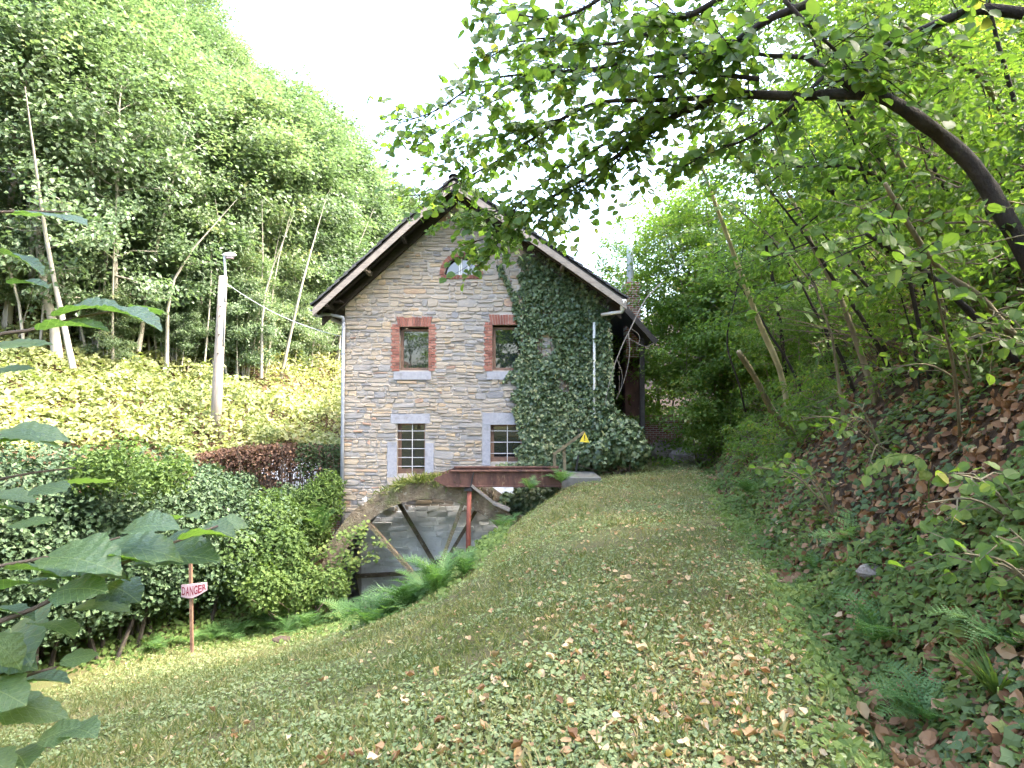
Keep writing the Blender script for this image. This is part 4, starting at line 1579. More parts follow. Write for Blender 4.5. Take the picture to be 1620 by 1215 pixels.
part('foliage', acc, 'leaf_holly', hh_, kind='stuff')
part('stems', stems, 'bark_dark', hh_, kind='stuff')

# lighter climbing shrub in the hedge
sh = thing('climbing_shrub', 'brighter green leafy climber spilling over the dark hedge', 'shrub', P(215, 760, 11.9))
acc = Acc()
blob_leaves(acc, [P(190, 735, 11.7), P(240, 760, 11.4), P(275, 745, 11.8), P(150, 745, 11.6)], [.55, .4, .4, .45], 2600, T_OVAL, .085, rng, up=.5, tilt=.6, inner=.3, lump=.6, v=.15)
part('foliage', acc, 'leaf_under', sh, kind='stuff')

# low hedge with browned top in front of the road
bh = thing('beech_hedge', 'low thin hedge with dead brown leaves along its top', 'hedge', P(430, 780, 19.6))
fol, tw, grn = Acc(), Acc(), Acc()
n = 9000
px = rng.uniform(312, 542, n)
y = 19.4 + rng.normal(0, .28, n)
ztop = np.array([P(p, np.interp(p, [310, 380, 460, 542], [722, 708, 702, 706]), 19.4)[2] for p in px])
x = (px - 810) / FPX * y
g = ground_z(x, y)
zz = ztop - (ztop - g) * np.abs(rng.normal(0, .30, n))
sel = zz > g + .15
pos = np.stack([x, y, zz], 1)[sel]
vv = np.clip(rng.normal(.45, .22, len(pos)), 0, 1)
vv[(px[sel] > 470) & (rng.random(len(pos)) < .8)] = 1.0
leaves_into(fol, T_DIA, pos, np.tile([0, -.5, .5], (len(pos), 1)), .09 * (.6 + .8 * rng.random(len(pos))), rng, vv, .6)
part('foliage', fol, 'leaf_dead', bh, kind='stuff')
for k in range(150):
    p = rng.uniform(314, 540)
    yk = 19.4 + rng.normal(0, .2)
    xk = (p - 810) / FPX * yk
    gk = float(ground_z(xk, yk))
    zt_ = P(p, np.interp(p, [310, 380, 460, 542], [722, 708, 702, 706]), 19.4)[2]
    tw.add(*tube([[xk, yk, gk - .05], [xk + rng.normal(0, .06), yk, (gk + zt_) / 2], [xk + rng.normal(0, .14), yk + rng.normal(0, .05), zt_ - .05]], [.016, .012, .005], 4, cap=False))
part('stems', tw, 'twig', bh, kind='stuff')

# ------------------------------------------------------------------ rank growth between hedge, wheel and lawn
rng = np.random.default_rng(51)


def shrub(name, label, cens, rads, n, tmpl, size, mat, group=None, stem=True, v=None, inner=.55, up=.45):
    c0 = np.asarray(cens[0], float)
    base = np.array([c0[0], c0[1], float(ground_z(c0[0], c0[1]))])
    t = thing(name, label, 'shrub', base, group)
    a = Acc()
    blob_leaves(a, cens, rads, n, tmpl, size, rng, up=up, tilt=.5, inner=inner, v=v)
    part('foliage', a, mat, t, kind='stuff')
    if stem:
        s = Acc()
        for c in cens:
            for q in range(3):
                b_ = base + [rng.normal(0, .15), rng.normal(0, .15), -.05]
                e = np.asarray(c) + rng.normal(0, .25, 3)
                s.add(*tube([b_, (b_ + e) / 2 + rng.normal(0, .08, 3), e], [.022, .015, .006], 4, cap=False))
        part('stems', s, 'twig', t, kind='stuff')
    return t


shrub('elder_shrub', 'tangled green shrub between the dark hedge and the wheel', [P(400, 840, 15), P(440, 880, 14.5), P(370, 880, 14.0), P(430, 810, 16)], [.8, .75, .7, .6], 7000, T_DIA, .10, 'leaf_under', v=.12)
shrub('elder_shrub', 'leafy shrub leaning on the grey downpipe of the house', [P(500, 800, 17.6), P(478, 840, 17.0), P(520, 770, 17.9)], [.75, .75, .45], 4500, T_NARROW, .16, 'leaf_under', up=.1, v=.2)
shrub('elder_shrub', 'low leafy shrub at the foot of the wheel', [P(470, 930, 14.2), P(520, 930, 14.6), P(420, 930, 13.6)], [.55, .5, .5], 5000, T_DIA, .085, 'leaf_under', v=.2)
shrub('elder_shrub', 'shrub growing before the browned hedge', [P(380, 775, 18.3), P(450, 790, 18.0), P(335, 770, 17.5)], [.5, .45, .6], 4000, T_DIA, .10, 'leaf_holly')
shrub('ivy_mound', 'rounded mound of ivy at the house corner beside the lawn', [P(985, 700, 18.0), P(950, 715, 17.9), P(1005, 715, 17.8), P(975, 680, 18.2), P(915, 722, 18.15)], [.62, .5, .42, .5, .4], 5200, T_IVY, .14, 'leaf_ivy', up=.3)

shrub('ivy_mound', 'dark ivy hanging below the trough beside the bank', [P(835, 788, 17.2), P(868, 780, 17.3), P(805, 800, 17.6), P(850, 805, 17.0)], [.4, .35, .35, .4], 3600, T_IVY, .11, 'leaf_ivy', stem=False)
# nettles and creeping green along the foot of the bank
acc = Acc()
n = 42000
x, y = rng.uniform(-9.5, -.1, n), rng.uniform(8.5, 16.3, n)
z = ground_z(x, y)
px, py = pix(x, y, z)
line = np.interp(px, [0, 130, 300, 440, 560, 700, 800, 860], [1085, 1055, 1020, 1003, 990, 935, 850, 790])
sel = (py < line + 8 * rng.normal(0, 1, n)) & (py > line - 150)
x, y, z = x[sel], y[sel], z[sel]
hgt = (.08 + .55 * fbm(x * 1.3, y * 1.3, 81)) * np.clip((line[sel] - py[sel]) / 60 + .15, .15, 1)
z = z + hgt * rng.random(len(x)) ** .6
leaves_into(acc, T_HEX, np.stack([x, y, z], 1), np.tile([-.1, -.35, .8], (len(x), 1)), .075 * (.6 + .8 * rng.random(len(x))), rng, np.clip(.25 + .7 * fbm(x * .9, y * .9, 83) + rng.normal(0, .15, len(x)) - .1, 0, 1), .4)
tag(single('nettle_growth', acc, 'leaf_under', kind='stuff'), 'low nettles and creeping green at the foot of the bank', 'undergrowth', kind='stuff')

# ------------------------------------------------------------------ ivy on the gable
rng = np.random.default_rng(61)
iv = thing('climbing_ivy', 'dense dark ivy climbing the gable wall from the ground to the eave', 'ivy', (WX(880), YW - .1, -.2))
n = 26000
px, py = rng.uniform(785, 972, n), rng.uniform(375, 748, n)
leftb = np.interp(py, [375, 395, 410, 470, 500, 545, 590, 640, 680, 745], [838, 830, 822, 822, 815, 822, 812, 816, 822, 818])
leftb = leftb + 14 * (vnoise(py * .08, px * 0, 91) - .5)
rightb = np.interp(py, [375, 470, 520, 600, 700, 750], [968, 958, 966, 968, 975, 985])
rake = 478 - .725 * (991 - px) + 22
inside = (px > leftb) & (px < rightb) & (py > rake)
strand = (np.abs(px - np.interp(py, [420, 440, 464, 500], [790, 797, 811, 822])) < 5) & (py > 420) & (py < 500)
strand |= (np.abs(py - (598 + 6 * np.sin(px * .2))) < 5) & (px > 797) & (px < 822)
strand |= (np.abs(px - (777 + 3 * np.sin(py * .2))) < 6 * (py - 690) / 50) & (py > 690) & (py < 745)
strand |= (py > 732) & (py < 742) & (px > 775) & (px < 830)
bare = ((px - 862) / 14) ** 2 + ((py - 548) / 22) ** 2 < 1
bare |= ((px - 893) / 9) ** 2 + ((py - 610) / 10) ** 2 < 1
thin = fbm(px * .035, py * .035, 93)
sel = (inside | strand) & ~(bare & (rng.random(n) > .08)) & (rng.random(n) < np.clip(1.5 - 1.4 * np.abs(thin - .1), .35, 1))
px, py = px[sel], py[sel]
m = len(px)
bulge = .05 + .17 * fbm(px * .05, py * .05, 95) * np.clip((px - np.interp(py, [375, 745], [815, 815])) / 30, .15, 1)
pos = np.array([P(a, b, YW) for a, b in zip(px, py)])
pos[:, 1] = YW - .02 - 1.25 * bulge * rng.random(m)
acc = Acc()
leaves_into(acc, T_IVY, pos, np.tile([0.05, -.85, .45], (m, 1)), .115 * (.6 + .7 * rng.random(m)), rng, np.clip(.2 + .5 * fbm(px * .03, py * .03, 97) + rng.normal(0, .28, m) + .35 * (py > 640) * (px < 900) * rng.random(m), 0, 1), .55, np.tile([0, -.2, -1.0], (m, 1)))
part('foliage', acc, 'leaf_ivy', iv, kind='stuff')
for k in range(9):
    x0 = 835 + 14 * k
    pts = [P(x0 + rng.normal(0, 4), 745, YW - .04)]
    for py_ in (680, 610, 540, 470, 420):
        if py_ > 478 - .725 * (991 - x0) + 30:
            pts.append(P(x0 + rng.normal(0, 9), py_, YW - .03))
    part('stem', Acc().add(*tube(curve_pts(pts, 16), np.linspace(.035, .01, 16), 5)), 'twig', iv)

# bare hanging branch in front of the lean-to
db = thing('dead_branch', 'pale bare forked branch hanging in front of the lean-to', 'branch', P(1045, 450, 17.3))
for pts, r in (([(1046, 448), (1020, 475), (1000, 515), (985, 545), (968, 590), (957, 638)], .02), ([(994, 525), (996, 560), (988, 600), (975, 632)], .012), ([(999, 520), (1012, 533), (1006, 556)], .008), ([(976, 568), (984, 590), (983, 612)], .008), ([(990, 533), (1020, 548), (1033, 543)], .008)):
    w = [P(a, b, 17.3 + .002 * (a - 1000)) for a, b in pts]
    part('limb', Acc().add(*tube(curve_pts(w, 12), np.linspace(r, r * .35, 12), 5)), 'grey_wood', db)

# ------------------------------------------------------------------ ferns
def frond(seed, L=.8, pairs=17):
    r_ = np.random.default_rng(seed)
    a = Acc()
    t = np.linspace(0, 1, 10)
    sp = np.stack([.04 * L * np.sin(3 * t), L * t * .92, L * (.62 * t - .62 * t ** 2.2)], 1)
    a.add(*tube(sp, np.linspace(.006, .0015, 10) * L / .8, 3, cap=False), v=.9)
    pos, nrm, hd, s = [], [], [], []
    for k in range(pairs * 2):
        f = .12 + .87 * (k // 2) / pairs
        p = np.array([np.interp(f, t, sp[:, q]) for q in range(3)])
        sl = .62 - .62 * 2.2 * f ** 1.2
        side = 1 if k % 2 else -1
        ln = L * .30 * (math.sin(math.pi * min(1, .18 + .80 * f)) ** .8) * (1 - .3 * f)
        pos.append(p)
        nrm.append([-.15 * side, -sl * .7, 1])
        hd.append([side, .35, sl * .3 - .22])
        s.append(max(ln, .015))
    pos, nrm, hd, s = map(np.array, (pos, nrm, hd, s))
    V, F_ = scatter(T_PIN, pos, frames(nrm + r_.normal(0, .12, nrm.shape), hd), s)
    a.add(V, F_, np.repeat(np.clip(r_.normal(.5, .15, len(pos)), 0, 1), len(T_PIN[1])))
    return a


_pv, _pf = [[0, 0, 0]], []
for k in range(5):                                   # toothed pinna
    f = (k + .5) / 5
    wd = .15 * (1 - f) + .03
    b0 = len(_pv)
    for side in (1, -1):
        _pv += [[0, k / 5, 0], [side * wd, f + .12, -.02], [0, (k + .95) / 5, 0]]
    _pf += [[b0, b0 + 1, b0 + 2], [b0 + 3, b0 + 5, b0 + 4]]
T_PIN = (np.array(_pv, float), np.array(_pf))
frond_mesh = [frond(k).mesh('frond', M['fern']) for k in range(5)]
rng = np.random.default_rng(71)


def fern(px, py, size, label, n=9, upright=.0, y=None, group='ferns at the foot of the bank'):
    b = hit(px, py) if y is None else np.array([*P(px, py, y)[:2], float(ground_z(P(px, py, y)[0], y))]) if y > 0 else P(px, py, -y)
    t = thing('fern', label, 'fern', b, group)
    a0 = rng.random() * 6.28
    for k in range(n):
        o = _link('frond', frond_mesh[int(rng.integers(5))], t)
        o.rotation_euler = (upright + rng.normal(.15, .2), rng.normal(0, .15), a0 + k * 6.283 / n + rng.normal(0, .25))
        sc = size / .8 * rng.uniform(.7, 1.15)
        o.scale = (sc, sc, sc)
    return t


G_ = 'ferns at the foot of the bank'
H_ = 'ferns on the hillside'
fern(735, 912, .6, 'fern at the foot of the red iron post', 8, .5)
fern(660, 950, .7, 'fern rising before the wheel hub', 9, .6)
fern(615, 975, .75, 'fern between the two bright ferns below the wheel', 9, .35)
fern(585, 992, .95, 'large bright fern below the wheel', 11, .35)
fern(640, 965, .85, 'bright fern below the wheel spokes', 10, .4)
fern(692, 940, .95, 'tall fern in front of the pale wall of the pit', 10, .7)
fern(545, 985, .8, 'fern left of the large bright one below the wheel', 9, .3)
fern(800, 842, .75, 'fern clinging to the bank beside the wheel', 9, .35, y=-15.2)
fern(820, 870, .6, 'small fern low on the bank edge near the wheel', 7, .3, y=-15.0)
fern(888, 764, .62, 'bright fern at the head of the trough', 9, .4, y=-15.5)
fern(838, 775, .5, 'small fern under the trough beside the bank', 7, .5, y=-15.4)
fern(368, 1008, .75, 'fern just right of the danger sign', 9, .2)
fern(425, 1000, .8, 'spreading fern between danger sign and wheel', 9, .25)
fern(485, 996, .75, 'fern in the shade left of the wheel', 9, .3)
fern(335, 1014, .5, 'small fern on the lawn edge right of the danger sign', 7, .2)
fern(455, 1004, .6, 'fern on the lawn edge below the spreading fern', 8, .25)
fern(250, 1030, .5, 'low fern under the hedge left of the danger sign', 7, .15)
fern(300, 1018, .45, 'fern at the foot of the danger sign stake', 8, .1)
fern(505, 850, 1.0, 'upright fern beside the downpipe', 8, .75, y=-16.8)
fern(1340, 860, .5, 'pale fern low on the hillside above the ditch', 7, .1, group=H_)
fern(1395, 1030, .55, 'soft green fern growing in the ditch', 8, .3, group=H_)
fern(1600, 1035, .55, 'fern at the right edge beside the grass tuft', 7, .2, group=H_)
fern(1470, 1150, .42, 'small fern in the ditch below the grass tuft', 8, .2, group=H_)
fern(1190, 790, .7, 'fern at the far end of the ditch', 8, .3, group=H_)
fern(1290, 905, .4, 'little fern on the ditch edge', 7, .2, group=H_)
fern(1105, 690, .9, 'fern on the rubble beyond the lawn', 8, .3, group=H_)

# ------------------------------------------------------------------ bramble arching over the wheel
rng = np.random.default_rng(73)
bm = thing('bramble_spray', 'leafy bramble shoots arching across the left rim of the wheel', 'bramble', P(500, 930, 15.9))
acc = Acc()
for pts in ([(470, 930), (500, 880), (550, 870), (605, 858)], [(480, 940), (520, 900), (560, 890), (590, 880)], [(470, 910), (520, 860), (560, 845), (575, 838)], [(500, 950), (540, 930), (555, 900), (550, 880)]):
    w = curve_pts([P(a, b, 15.7 - .15 * k) for k, (a, b) in enumerate(pts)], 14)
    part('stem', Acc().add(*tube(w, np.linspace(.014, .004, 14), 4)), 'twig', bm)
    k = rng.integers(2, 14, 130)
    pos = w[k] + rng.normal(0, .09, (130, 3))
    leaves_into(acc, T_HEX, pos, np.tile([0, -.5, .7], (130, 1)), .085 * (.6 + .7 * rng.random(130)), rng, np.clip(rng.normal(.6, .2, 130), 0, 1), .4)
part('foliage', acc, 'leaf_under', bm, kind='stuff')

# grass and moss along the top of the wheel
acc = Acc()
n = 1400
t = np.radians(rng.normal(93, 12, n))
rr = RO - .05 + rng.random(n) * .06
pos = np.stack([wc[0] + rr * np.cos(t), rng.uniform(WY0 - .03, WY0 + .9, n), wc[2] + rr * np.sin(t)], 1)
leaves_into(acc, T_BLADE, pos, rng.normal(0, 1, (n, 3)), .13 + .18 * rng.random(n), rng, rng.random(n) * .6, .3, np.tile([0, -.75, .25], (n, 1)))
single('wheel_grass', acc, 'grass', 'dry grass growing on the top of the wheel rim', 'grass', kind='stuff')

# ------------------------------------------------------------------ lawn plants and fallen leaves
rng = np.random.default_rng(81)


def lawn_points(n, ymax=19, pow_=1.0):
    y = 1.9 * np.exp(rng.random(n) * math.log(ymax / 1.9))
    lo, hi = np.maximum(-.9 * y, -7.5), np.minimum(x_ditch(y) + .1, .9 * y)
    x = lo + (hi - lo) * rng.random(n)
    z = ground_z(x, y)
    px, py = pix(x, y, z)
    line = np.interp(px, [-200, 130, 300, 440, 560, 700, 780, 860, 900, 960], [1060, 1035, 1005, 990, 975, 930, 880, 785, 760, 742])
    inpit = (y > 16) & (x < .9)
    house_ = (y > 18.35) & (x < XR + .1)
    sel = (py > line - 4) & ~inpit & ~house_ & (px > -120) & (px < 1740)
    return x[sel], y[sel], z[sel]


acc = Acc()
x, y, z = lawn_points(240000)
patch = fbm(x * .8, y * .8, 101)
right = np.clip((x - x_edge(y) + .6) / 2.5, 0, 1)
p_ = np.clip((patch - .30) * 2.6, .08, .9) * (1 - .42 * right)
p_ = np.maximum(p_, sstep(-.75, -.1, x - x_ditch(y)) * .8)
p_ = p_ * np.interp(y, [2, 7], [.5, 1.0])
sel = rng.random(len(x)) < p_
x, y, z = x[sel], y[sel], z[sel]
s = (.014 + .022 * rng.random(len(x)) ** 2) * (1 + .03 * y)
hgt = .012 + .05 * rng.random(len(x)) * fbm(x * 2, y * 2, 103)
v = np.clip(.15 + .7 * fbm(x * 1.7, y * 1.7, 105) + rng.normal(0, .16, len(x)), 0, 1)
near = y < 4.5 + 2.5 * rng.random(len(y))
for msk, tm in ((near, T_BROAD), (~near, T_DIA)):
    q = np.stack([x, y, z + hgt], 1)[msk]
    leaves_into(acc, tm, q, ground_n(x[msk], y[msk]), s[msk] * (1.0 if tm is T_BROAD else 1.25), rng, v[msk], .38)
tag(single('creeping_weeds', acc, 'leaf_clover', kind='stuff'), 'small creeping green weeds carpeting the lawn', 'weeds', kind='stuff')

acc = Acc()
x, y, z = lawn_points(230000)
tuft = fbm(x * 1.1, y * 1.1, 111)
sel = rng.random(len(x)) < np.clip((tuft - .25) * 2.2, .1, 1)
x, y, z = x[sel], y[sel], z[sel]
m = len(x)
s = (.03 + .055 * rng.random(m)) * (1 + .03 * y)
leaves_into(acc, T_BLADE, np.stack([x, y, z - .004], 1), rng.normal(0, 1, (m, 3)), s, rng, np.clip(.1 + .8 * fbm(x * .7, y * .7, 113) + rng.normal(0, .2, m), 0, 1), .1, np.column_stack([rng.normal(0, .7, m), rng.normal(0, .7, m), np.full(m, .75)]))
tag(single('lawn_grass', acc, 'grass', kind='stuff'), 'thin mossy grass of the lawn bank', 'grass', kind='stuff')

# taller grass standing in tufts
acc = Acc()
tx, ty, tz = lawn_points(1100)
pick = rng.random(len(tx)) < np.clip(1.2 - 1.0 * np.clip((tx - x_edge(ty)) / 2.0, 0, 1), .2, 1)
for cx_, cy_ in zip(tx[pick], ty[pick]):
    n = int(rng.integers(8, 26))
    q = np.column_stack([cx_ + rng.normal(0, .05, n), cy_ + rng.normal(0, .05, n)])
    zz_ = ground_z(q[:, 0], q[:, 1]) - .005
    leaves_into(acc, T_BLADE, np.column_stack([q, zz_]), rng.normal(0, 1, (n, 3)), .05 + .08 * rng.random(n), rng, np.clip(rng.normal(.35, .25, n) + rng.normal(0, .15), 0, 1), .1, np.column_stack([rng.normal(0, .5, n), rng.normal(0, .5, n), np.full(n, .8)]))
tag(single('grass_tufts', acc, 'grass', kind='stuff'), 'scattered taller grass tufts standing in the lawn', 'grass', kind='stuff')

# fallen leaves: the nearest are objects of their own, the rest one scatter
x, y, z = lawn_points(24000)
right = np.clip((x - x_edge(y) + 1.2) / 2.2, 0, 1)
sel = rng.random(len(x)) < (.10 + .75 * right) * np.clip(2.6 * fbm(x * 1.4, y * 1.4, 117) - .45, .12, 1)
x, y, z = x[sel], y[sel], z[sel]
size = (.016 + .062 * rng.random(len(x)) ** 3)
order = np.argsort(-size / y)
inview = [k for k in order if 0 < pix(x[k], y[k], z[k])[0] < 1620 and pix(x[k], y[k], z[k])[1] < 1210]
solo = inview[:280]
mask = np.ones(len(x), bool)
mask[solo] = False
curl = []
for k in range(12):
    tv = T_CURL[0].copy()
    tv[:, 2] *= rng.uniform(.3, 2.6)
    tv[:, 0] *= rng.uniform(.45, 1.1)
    tv[:, 2] += rng.uniform(-.4, .5) * (tv[:, 1] - .5) ** 2
    tv += rng.normal(0, .07, tv.shape)
    curl.append(Acc().add(tv, T_CURL[1], rng.random()).mesh('fallen_leaf', M['litter'], True))
nrm = ground_n(x, y)
for k in solo:
    o = _link('fallen_leaf', curl[int(rng.integers(12))])
    Rm = frames((nrm[k] + rng.normal(0, .3, 3))[None], rng.normal(0, 1, (1, 3)))[0]
    o.matrix_world = Matrix.Translation((x[k], y[k], z[k] + .02 + .02 * rng.random())) @ Matrix(Rm.tolist()).to_4x4() @ Matrix.Scale(float(size[k]), 4)
    tag(o, 'dry curled tan fallen leaf lying on the mossy lawn', 'leaf', 'fallen leaves on the lawn')
acc = Acc()
leaves_into(acc, T_CURL, np.stack([x, y, z + .025], 1)[mask], nrm[mask], size[mask], rng, np.clip(rng.normal(.62, .2, mask.sum()), 0, 1), .3)
tag(single('leaf_litter', acc, 'litter_lawn' if 'litter_lawn' in M else 'litter', kind='stuff'), 'scattered small dry leaves over the lawn', 'leaves', kind='stuff')

# ------------------------------------------------------------------ hillside cover on the other side of the ditch
rng = np.random.default_rng(91)


def hill_points(n, ymin=1.6, ymax=60):
    y = ymin * np.exp(rng.random(n) * math.log(ymax / ymin))
    d = -.15 + (1.2 + .75 * y) * rng.random(n) ** 1.1
    x = x_ditch(y) + d
    z = ground_z(x, y)
    px, py = pix(x, y, z)
    sel = (px < 1760) & (py < 1300) & (py > -100)
    return x[sel], y[sel], z[sel], d[sel]


acc = Acc()
x, y, z, d = hill_points(34000)
p_ = np.clip(1.1 - .55 * fbm(x * .9, y * .9, 121) - .04 * d, .2, 1)
sel = rng.random(len(x)) < p_
x, y, z = x[sel], y[sel], z[sel]
leaves_into(acc, T_CURL, np.stack([x, y, z + .02 + .03 * rng.random(len(x))], 1), ground_n(x, y), (.05 + .06 * rng.random(len(x))) * (1 + .01 * y), rng, np.clip(rng.normal(.5, .25, len(x)), 0, 1), .45)
tag(single('hillside_litter', acc, 'litter_wood', kind='stuff'), 'brown leaf litter on the wooded hillside', 'leaves', kind='stuff')

for nm, mt, tm, nn_, sd, smin_, hmax, lab in (('ivy_cover', 'leaf_ivy_ground', T_IVY, 20000, 131, .05, .22, 'dark ivy creeping over the hillside'),
                                              ('hillside_undergrowth', 'leaf_under', T_BROAD, 125000, 141, .036, .6, 'green leafy undergrowth covering the hillside')):
    acc = Acc()
    x, y, z, d = hill_points(nn_)
    c1 = fbm(x * .8, y * .8, sd)
    c2 = fbm(x * 2.4, y * 2.4, sd + 3)
    sel = rng.random(len(x)) < np.clip((c1 - (.33 if nm == 'ivy_cover' else .30)) * 4, .04, 1)
    x, y, z, c1, c2, d = x[sel], y[sel], z[sel], c1[sel], c2[sel], d[sel]
    m = len(x)
    sel = rng.random(len(x)) < np.where(y < 7, .30 + .10 * y, 1.0)
    x, y, z, c1, c2, d = x[sel], y[sel], z[sel], c1[sel], c2[sel], d[sel]
    m = len(x)
    hgt = .02 + hmax * np.clip((c1 - .3) * 2.2, .08, 1) * c2 * rng.random(m) ** .5 * np.clip(d + .4, .2, 1)
    s = (smin_ + .045 * rng.random(m) ** 2) * (1 + .035 * y)
    nr = ground_n(x, y) * .6 + np.array([-.25, -.2, .6])
    v = np.clip(.1 + .7 * fbm(x * .6, y * .6, sd + 7) + rng.normal(0, .18, m), 0, 1)
    pick = rng.random(m)
    for msk, t2 in ((y > 0, T_IVY),) if tm is T_IVY else (((y < 8) & (pick < .4), T_IVY), ((y < 8) & (pick >= .4) & (pick < .75), T_OVAL), ((y < 8) & (pick >= .75), T_NARROW), (y >= 8, T_DIA)):
        leaves_into(acc, t2, np.stack([x, y, z + hgt], 1)[msk], nr[msk], s[msk] * {3: 1.2, 4: 1.2}.get(len(t2[0]), 1.0) * (1.35 if t2 is T_NARROW else 1), rng, v[msk], .45)
    tag(single(nm, acc, mt, kind='stuff'), lab, 'undergrowth', kind='stuff')

# fresh green plants along the ditch
acc = Acc()
n = 15000
y = 2.0 * np.exp(rng.random(n) * math.log(16 / 2.0))
x = x_ditch(y) + rng.normal(-.02, .22, n)
cl = fbm(x * 1.5, y * 1.2, 151)
sel = rng.random(n) < np.clip((cl - .32) * 5, .0, 1)
x, y, cl = x[sel], y[sel], cl[sel]
z = ground_z(x, y) + .02 + .28 * np.clip(cl - .3, 0, 1) * rng.random(len(x))
pick = rng.random(len(x)) < .55
for msk, t2 in ((pick, T_OVAL), (~pick, T_IVY)):
    leaves_into(acc, t2, np.stack([x, y, z], 1)[msk], np.tile([-.2, -.3, .8], (msk.sum(), 1)), (.025 + .035 * rng.random(msk.sum())) * (1 + .03 * y[msk]), rng, np.clip(.35 + .5 * cl[msk] + rng.normal(0, .15, msk.sum()), 0, 1), .4)
tag(single('ditch_greenery', acc, 'leaf_under', kind='stuff'), 'fresh green small-leaved plants lining the ditch', 'undergrowth', kind='stuff')

# brushwood: dead thin stems higher up
acc = Acc()
for k in range(420):
    px, py = rng.uniform(1180, 1500), rng.uniform(330, 560)
    b = hit(px, py + 20, 6)
    dirv = np.array([rng.normal(-.5, .6), rng.normal(-.2, .4), rng.uniform(.1, .9)])
    L = rng.uniform(.5, 1.6)
    acc.add(*tube([b, b + dirv * L * .5 + rng.normal(0, .06, 3), b + dirv * L + [0, 0, -.15 * L]], [.012, .009, .004], 3, cap=False))
tag(single('brushwood', acc, 'twig', kind='stuff'), 'dead brown brushwood tangled on the upper hillside', 'brushwood', kind='stuff')

# boulders and rubble where the lawn ends
for k, (px, py, r_, lab) in enumerate(((1050, 716, .5, 'rough reddish boulder at the end of the lawn'), (1085, 722, .4, 'mossy boulder beside the reddish one at the lawn end'), (1118, 728, .32, 'small dark boulder at the mouth of the ditch'), (1400, 912, .08, 'grey stone slab bedded in the ditch side'), (1352, 930, .06, 'small grey stone showing in the ditch'), (440, 1012, .16, 'dark brown molehill on the lower lawn'))):
    b = hit(px, py + 8)
    u_ = np.linspace(0, math.pi, 9)
    w_ = np.linspace(0, 2 * math.pi, 13)[:-1]
    U, Wv = np.meshgrid(u_, w_, indexing='ij')
    rad_ = r_ * (1 + .35 * (fbm(U * 2 + k * 5, np.cos(Wv) * 2 + np.sin(Wv) * 1.3, 200 + k) - .5) * 2)
    V = np.stack([1.25 * rad_ * np.sin(U) * np.cos(Wv), rad_ * np.sin(U) * np.sin(Wv), .75 * rad_ * np.cos(U)], -1).reshape(-1, 3) + b + [0, .2, r_ * .25]
    i, j = np.meshgrid(np.arange(8), np.arange(12), indexing='ij')
    F_ = np.stack([i * 12 + j, (i + 1) * 12 + j, (i + 1) * 12 + (j + 1) % 12, i * 12 + (j + 1) % 12], -1).reshape(-1, 4)
    if 'molehill' in lab:
        single('molehill', Acc().add(b + (V - b) * [1, 1, .5], F_), 'soil', lab, 'molehill', origin=b)
    else:
        single('boulder', Acc().add(V, F_), 'rock', lab, 'boulder', 'stones along the ditch', origin=b)

# grass tufts in the ditch
for px, py, L, n, lab in ((1580, 1100, .38, 90, 'arching green grass tuft above the ditch'), (1440, 1120, .22, 70, 'short bright grass tuft in the ditch'), (1395, 960, .2, 50, 'thin grass tuft on the ditch slope'), (1300, 830, .22, 50, 'small dry grass tuft on the hillside foot'), (232, 1020, .3, 50, 'pale grass tuft below the hedge')):
    b = hit(px, py)
    a = Acc()
    az = rng.random(n) * 6.283
    for k in range(n):
        l = L * rng.uniform(.5, 1.15)
        d = np.array([math.cos(az[k]), math.sin(az[k]), 0])
        o_ = b + d * .04 * rng.random()
        sd = np.array([-d[1], d[0], 0]) * .006
        e = rng.uniform(.45, .9)
        p = [o_ + d * l * f * e + np.array([0, 0, l * (1.0 * f - .75 * e * f * f)]) for f in (0, .35, .7, 1)]
        V = []
        for q, pp in enumerate(p):
            w = (1, 1, .7, .05)[q]
            V += [pp - sd * w, pp + sd * w]
        a.add(V, [[0, 1, 3, 2], [2, 3, 5, 4], [4, 5, 7, 6]], rng.random() * .5)
    single('grass_tuft', a, 'grass_green' if 'grass_green' in M else 'leaf_clover', lab, 'grass tuft', 'grass tufts', origin=b)

# arching stem with a row of hanging leaves
b = hit(1470, 800)
ss = thing('arching_plant', 'arching stem with a row of bright hanging leaves', 'plant', b)
yy_ = b[1] - .15
w = curve_pts([b, P(1465, 735, yy_), P(1430, 718, yy_ - .05), P(1395, 728, yy_ - .1), P(1372, 752, yy_ - .15)], 16)
part('stem', Acc().add(*tube(w, np.linspace(.006, .002, 16), 5)), 'leaf_under', ss)
lf = Acc().add(T_BROAD[0] * [.8, 1, 1], T_BROAD[1], .8).mesh('leaf', M['leaf_right'])
for k in range(14):
    p = w[3 + k * 12 // 14] if k < 13 else w[-1]
    o = _link('leaf', lf, ss)
    o.location = tuple(p - b)
    side = 1 if k % 2 else -1
    R_ = frames(np.array([[-.2, -.7, .6]]), np.array([[-.35, -.3 * side, -.8]]))[0]
    o.rotation_euler = Matrix(R_.tolist()).to_euler()
    o.scale = (.09 + .03 * rng.random(),) * 3

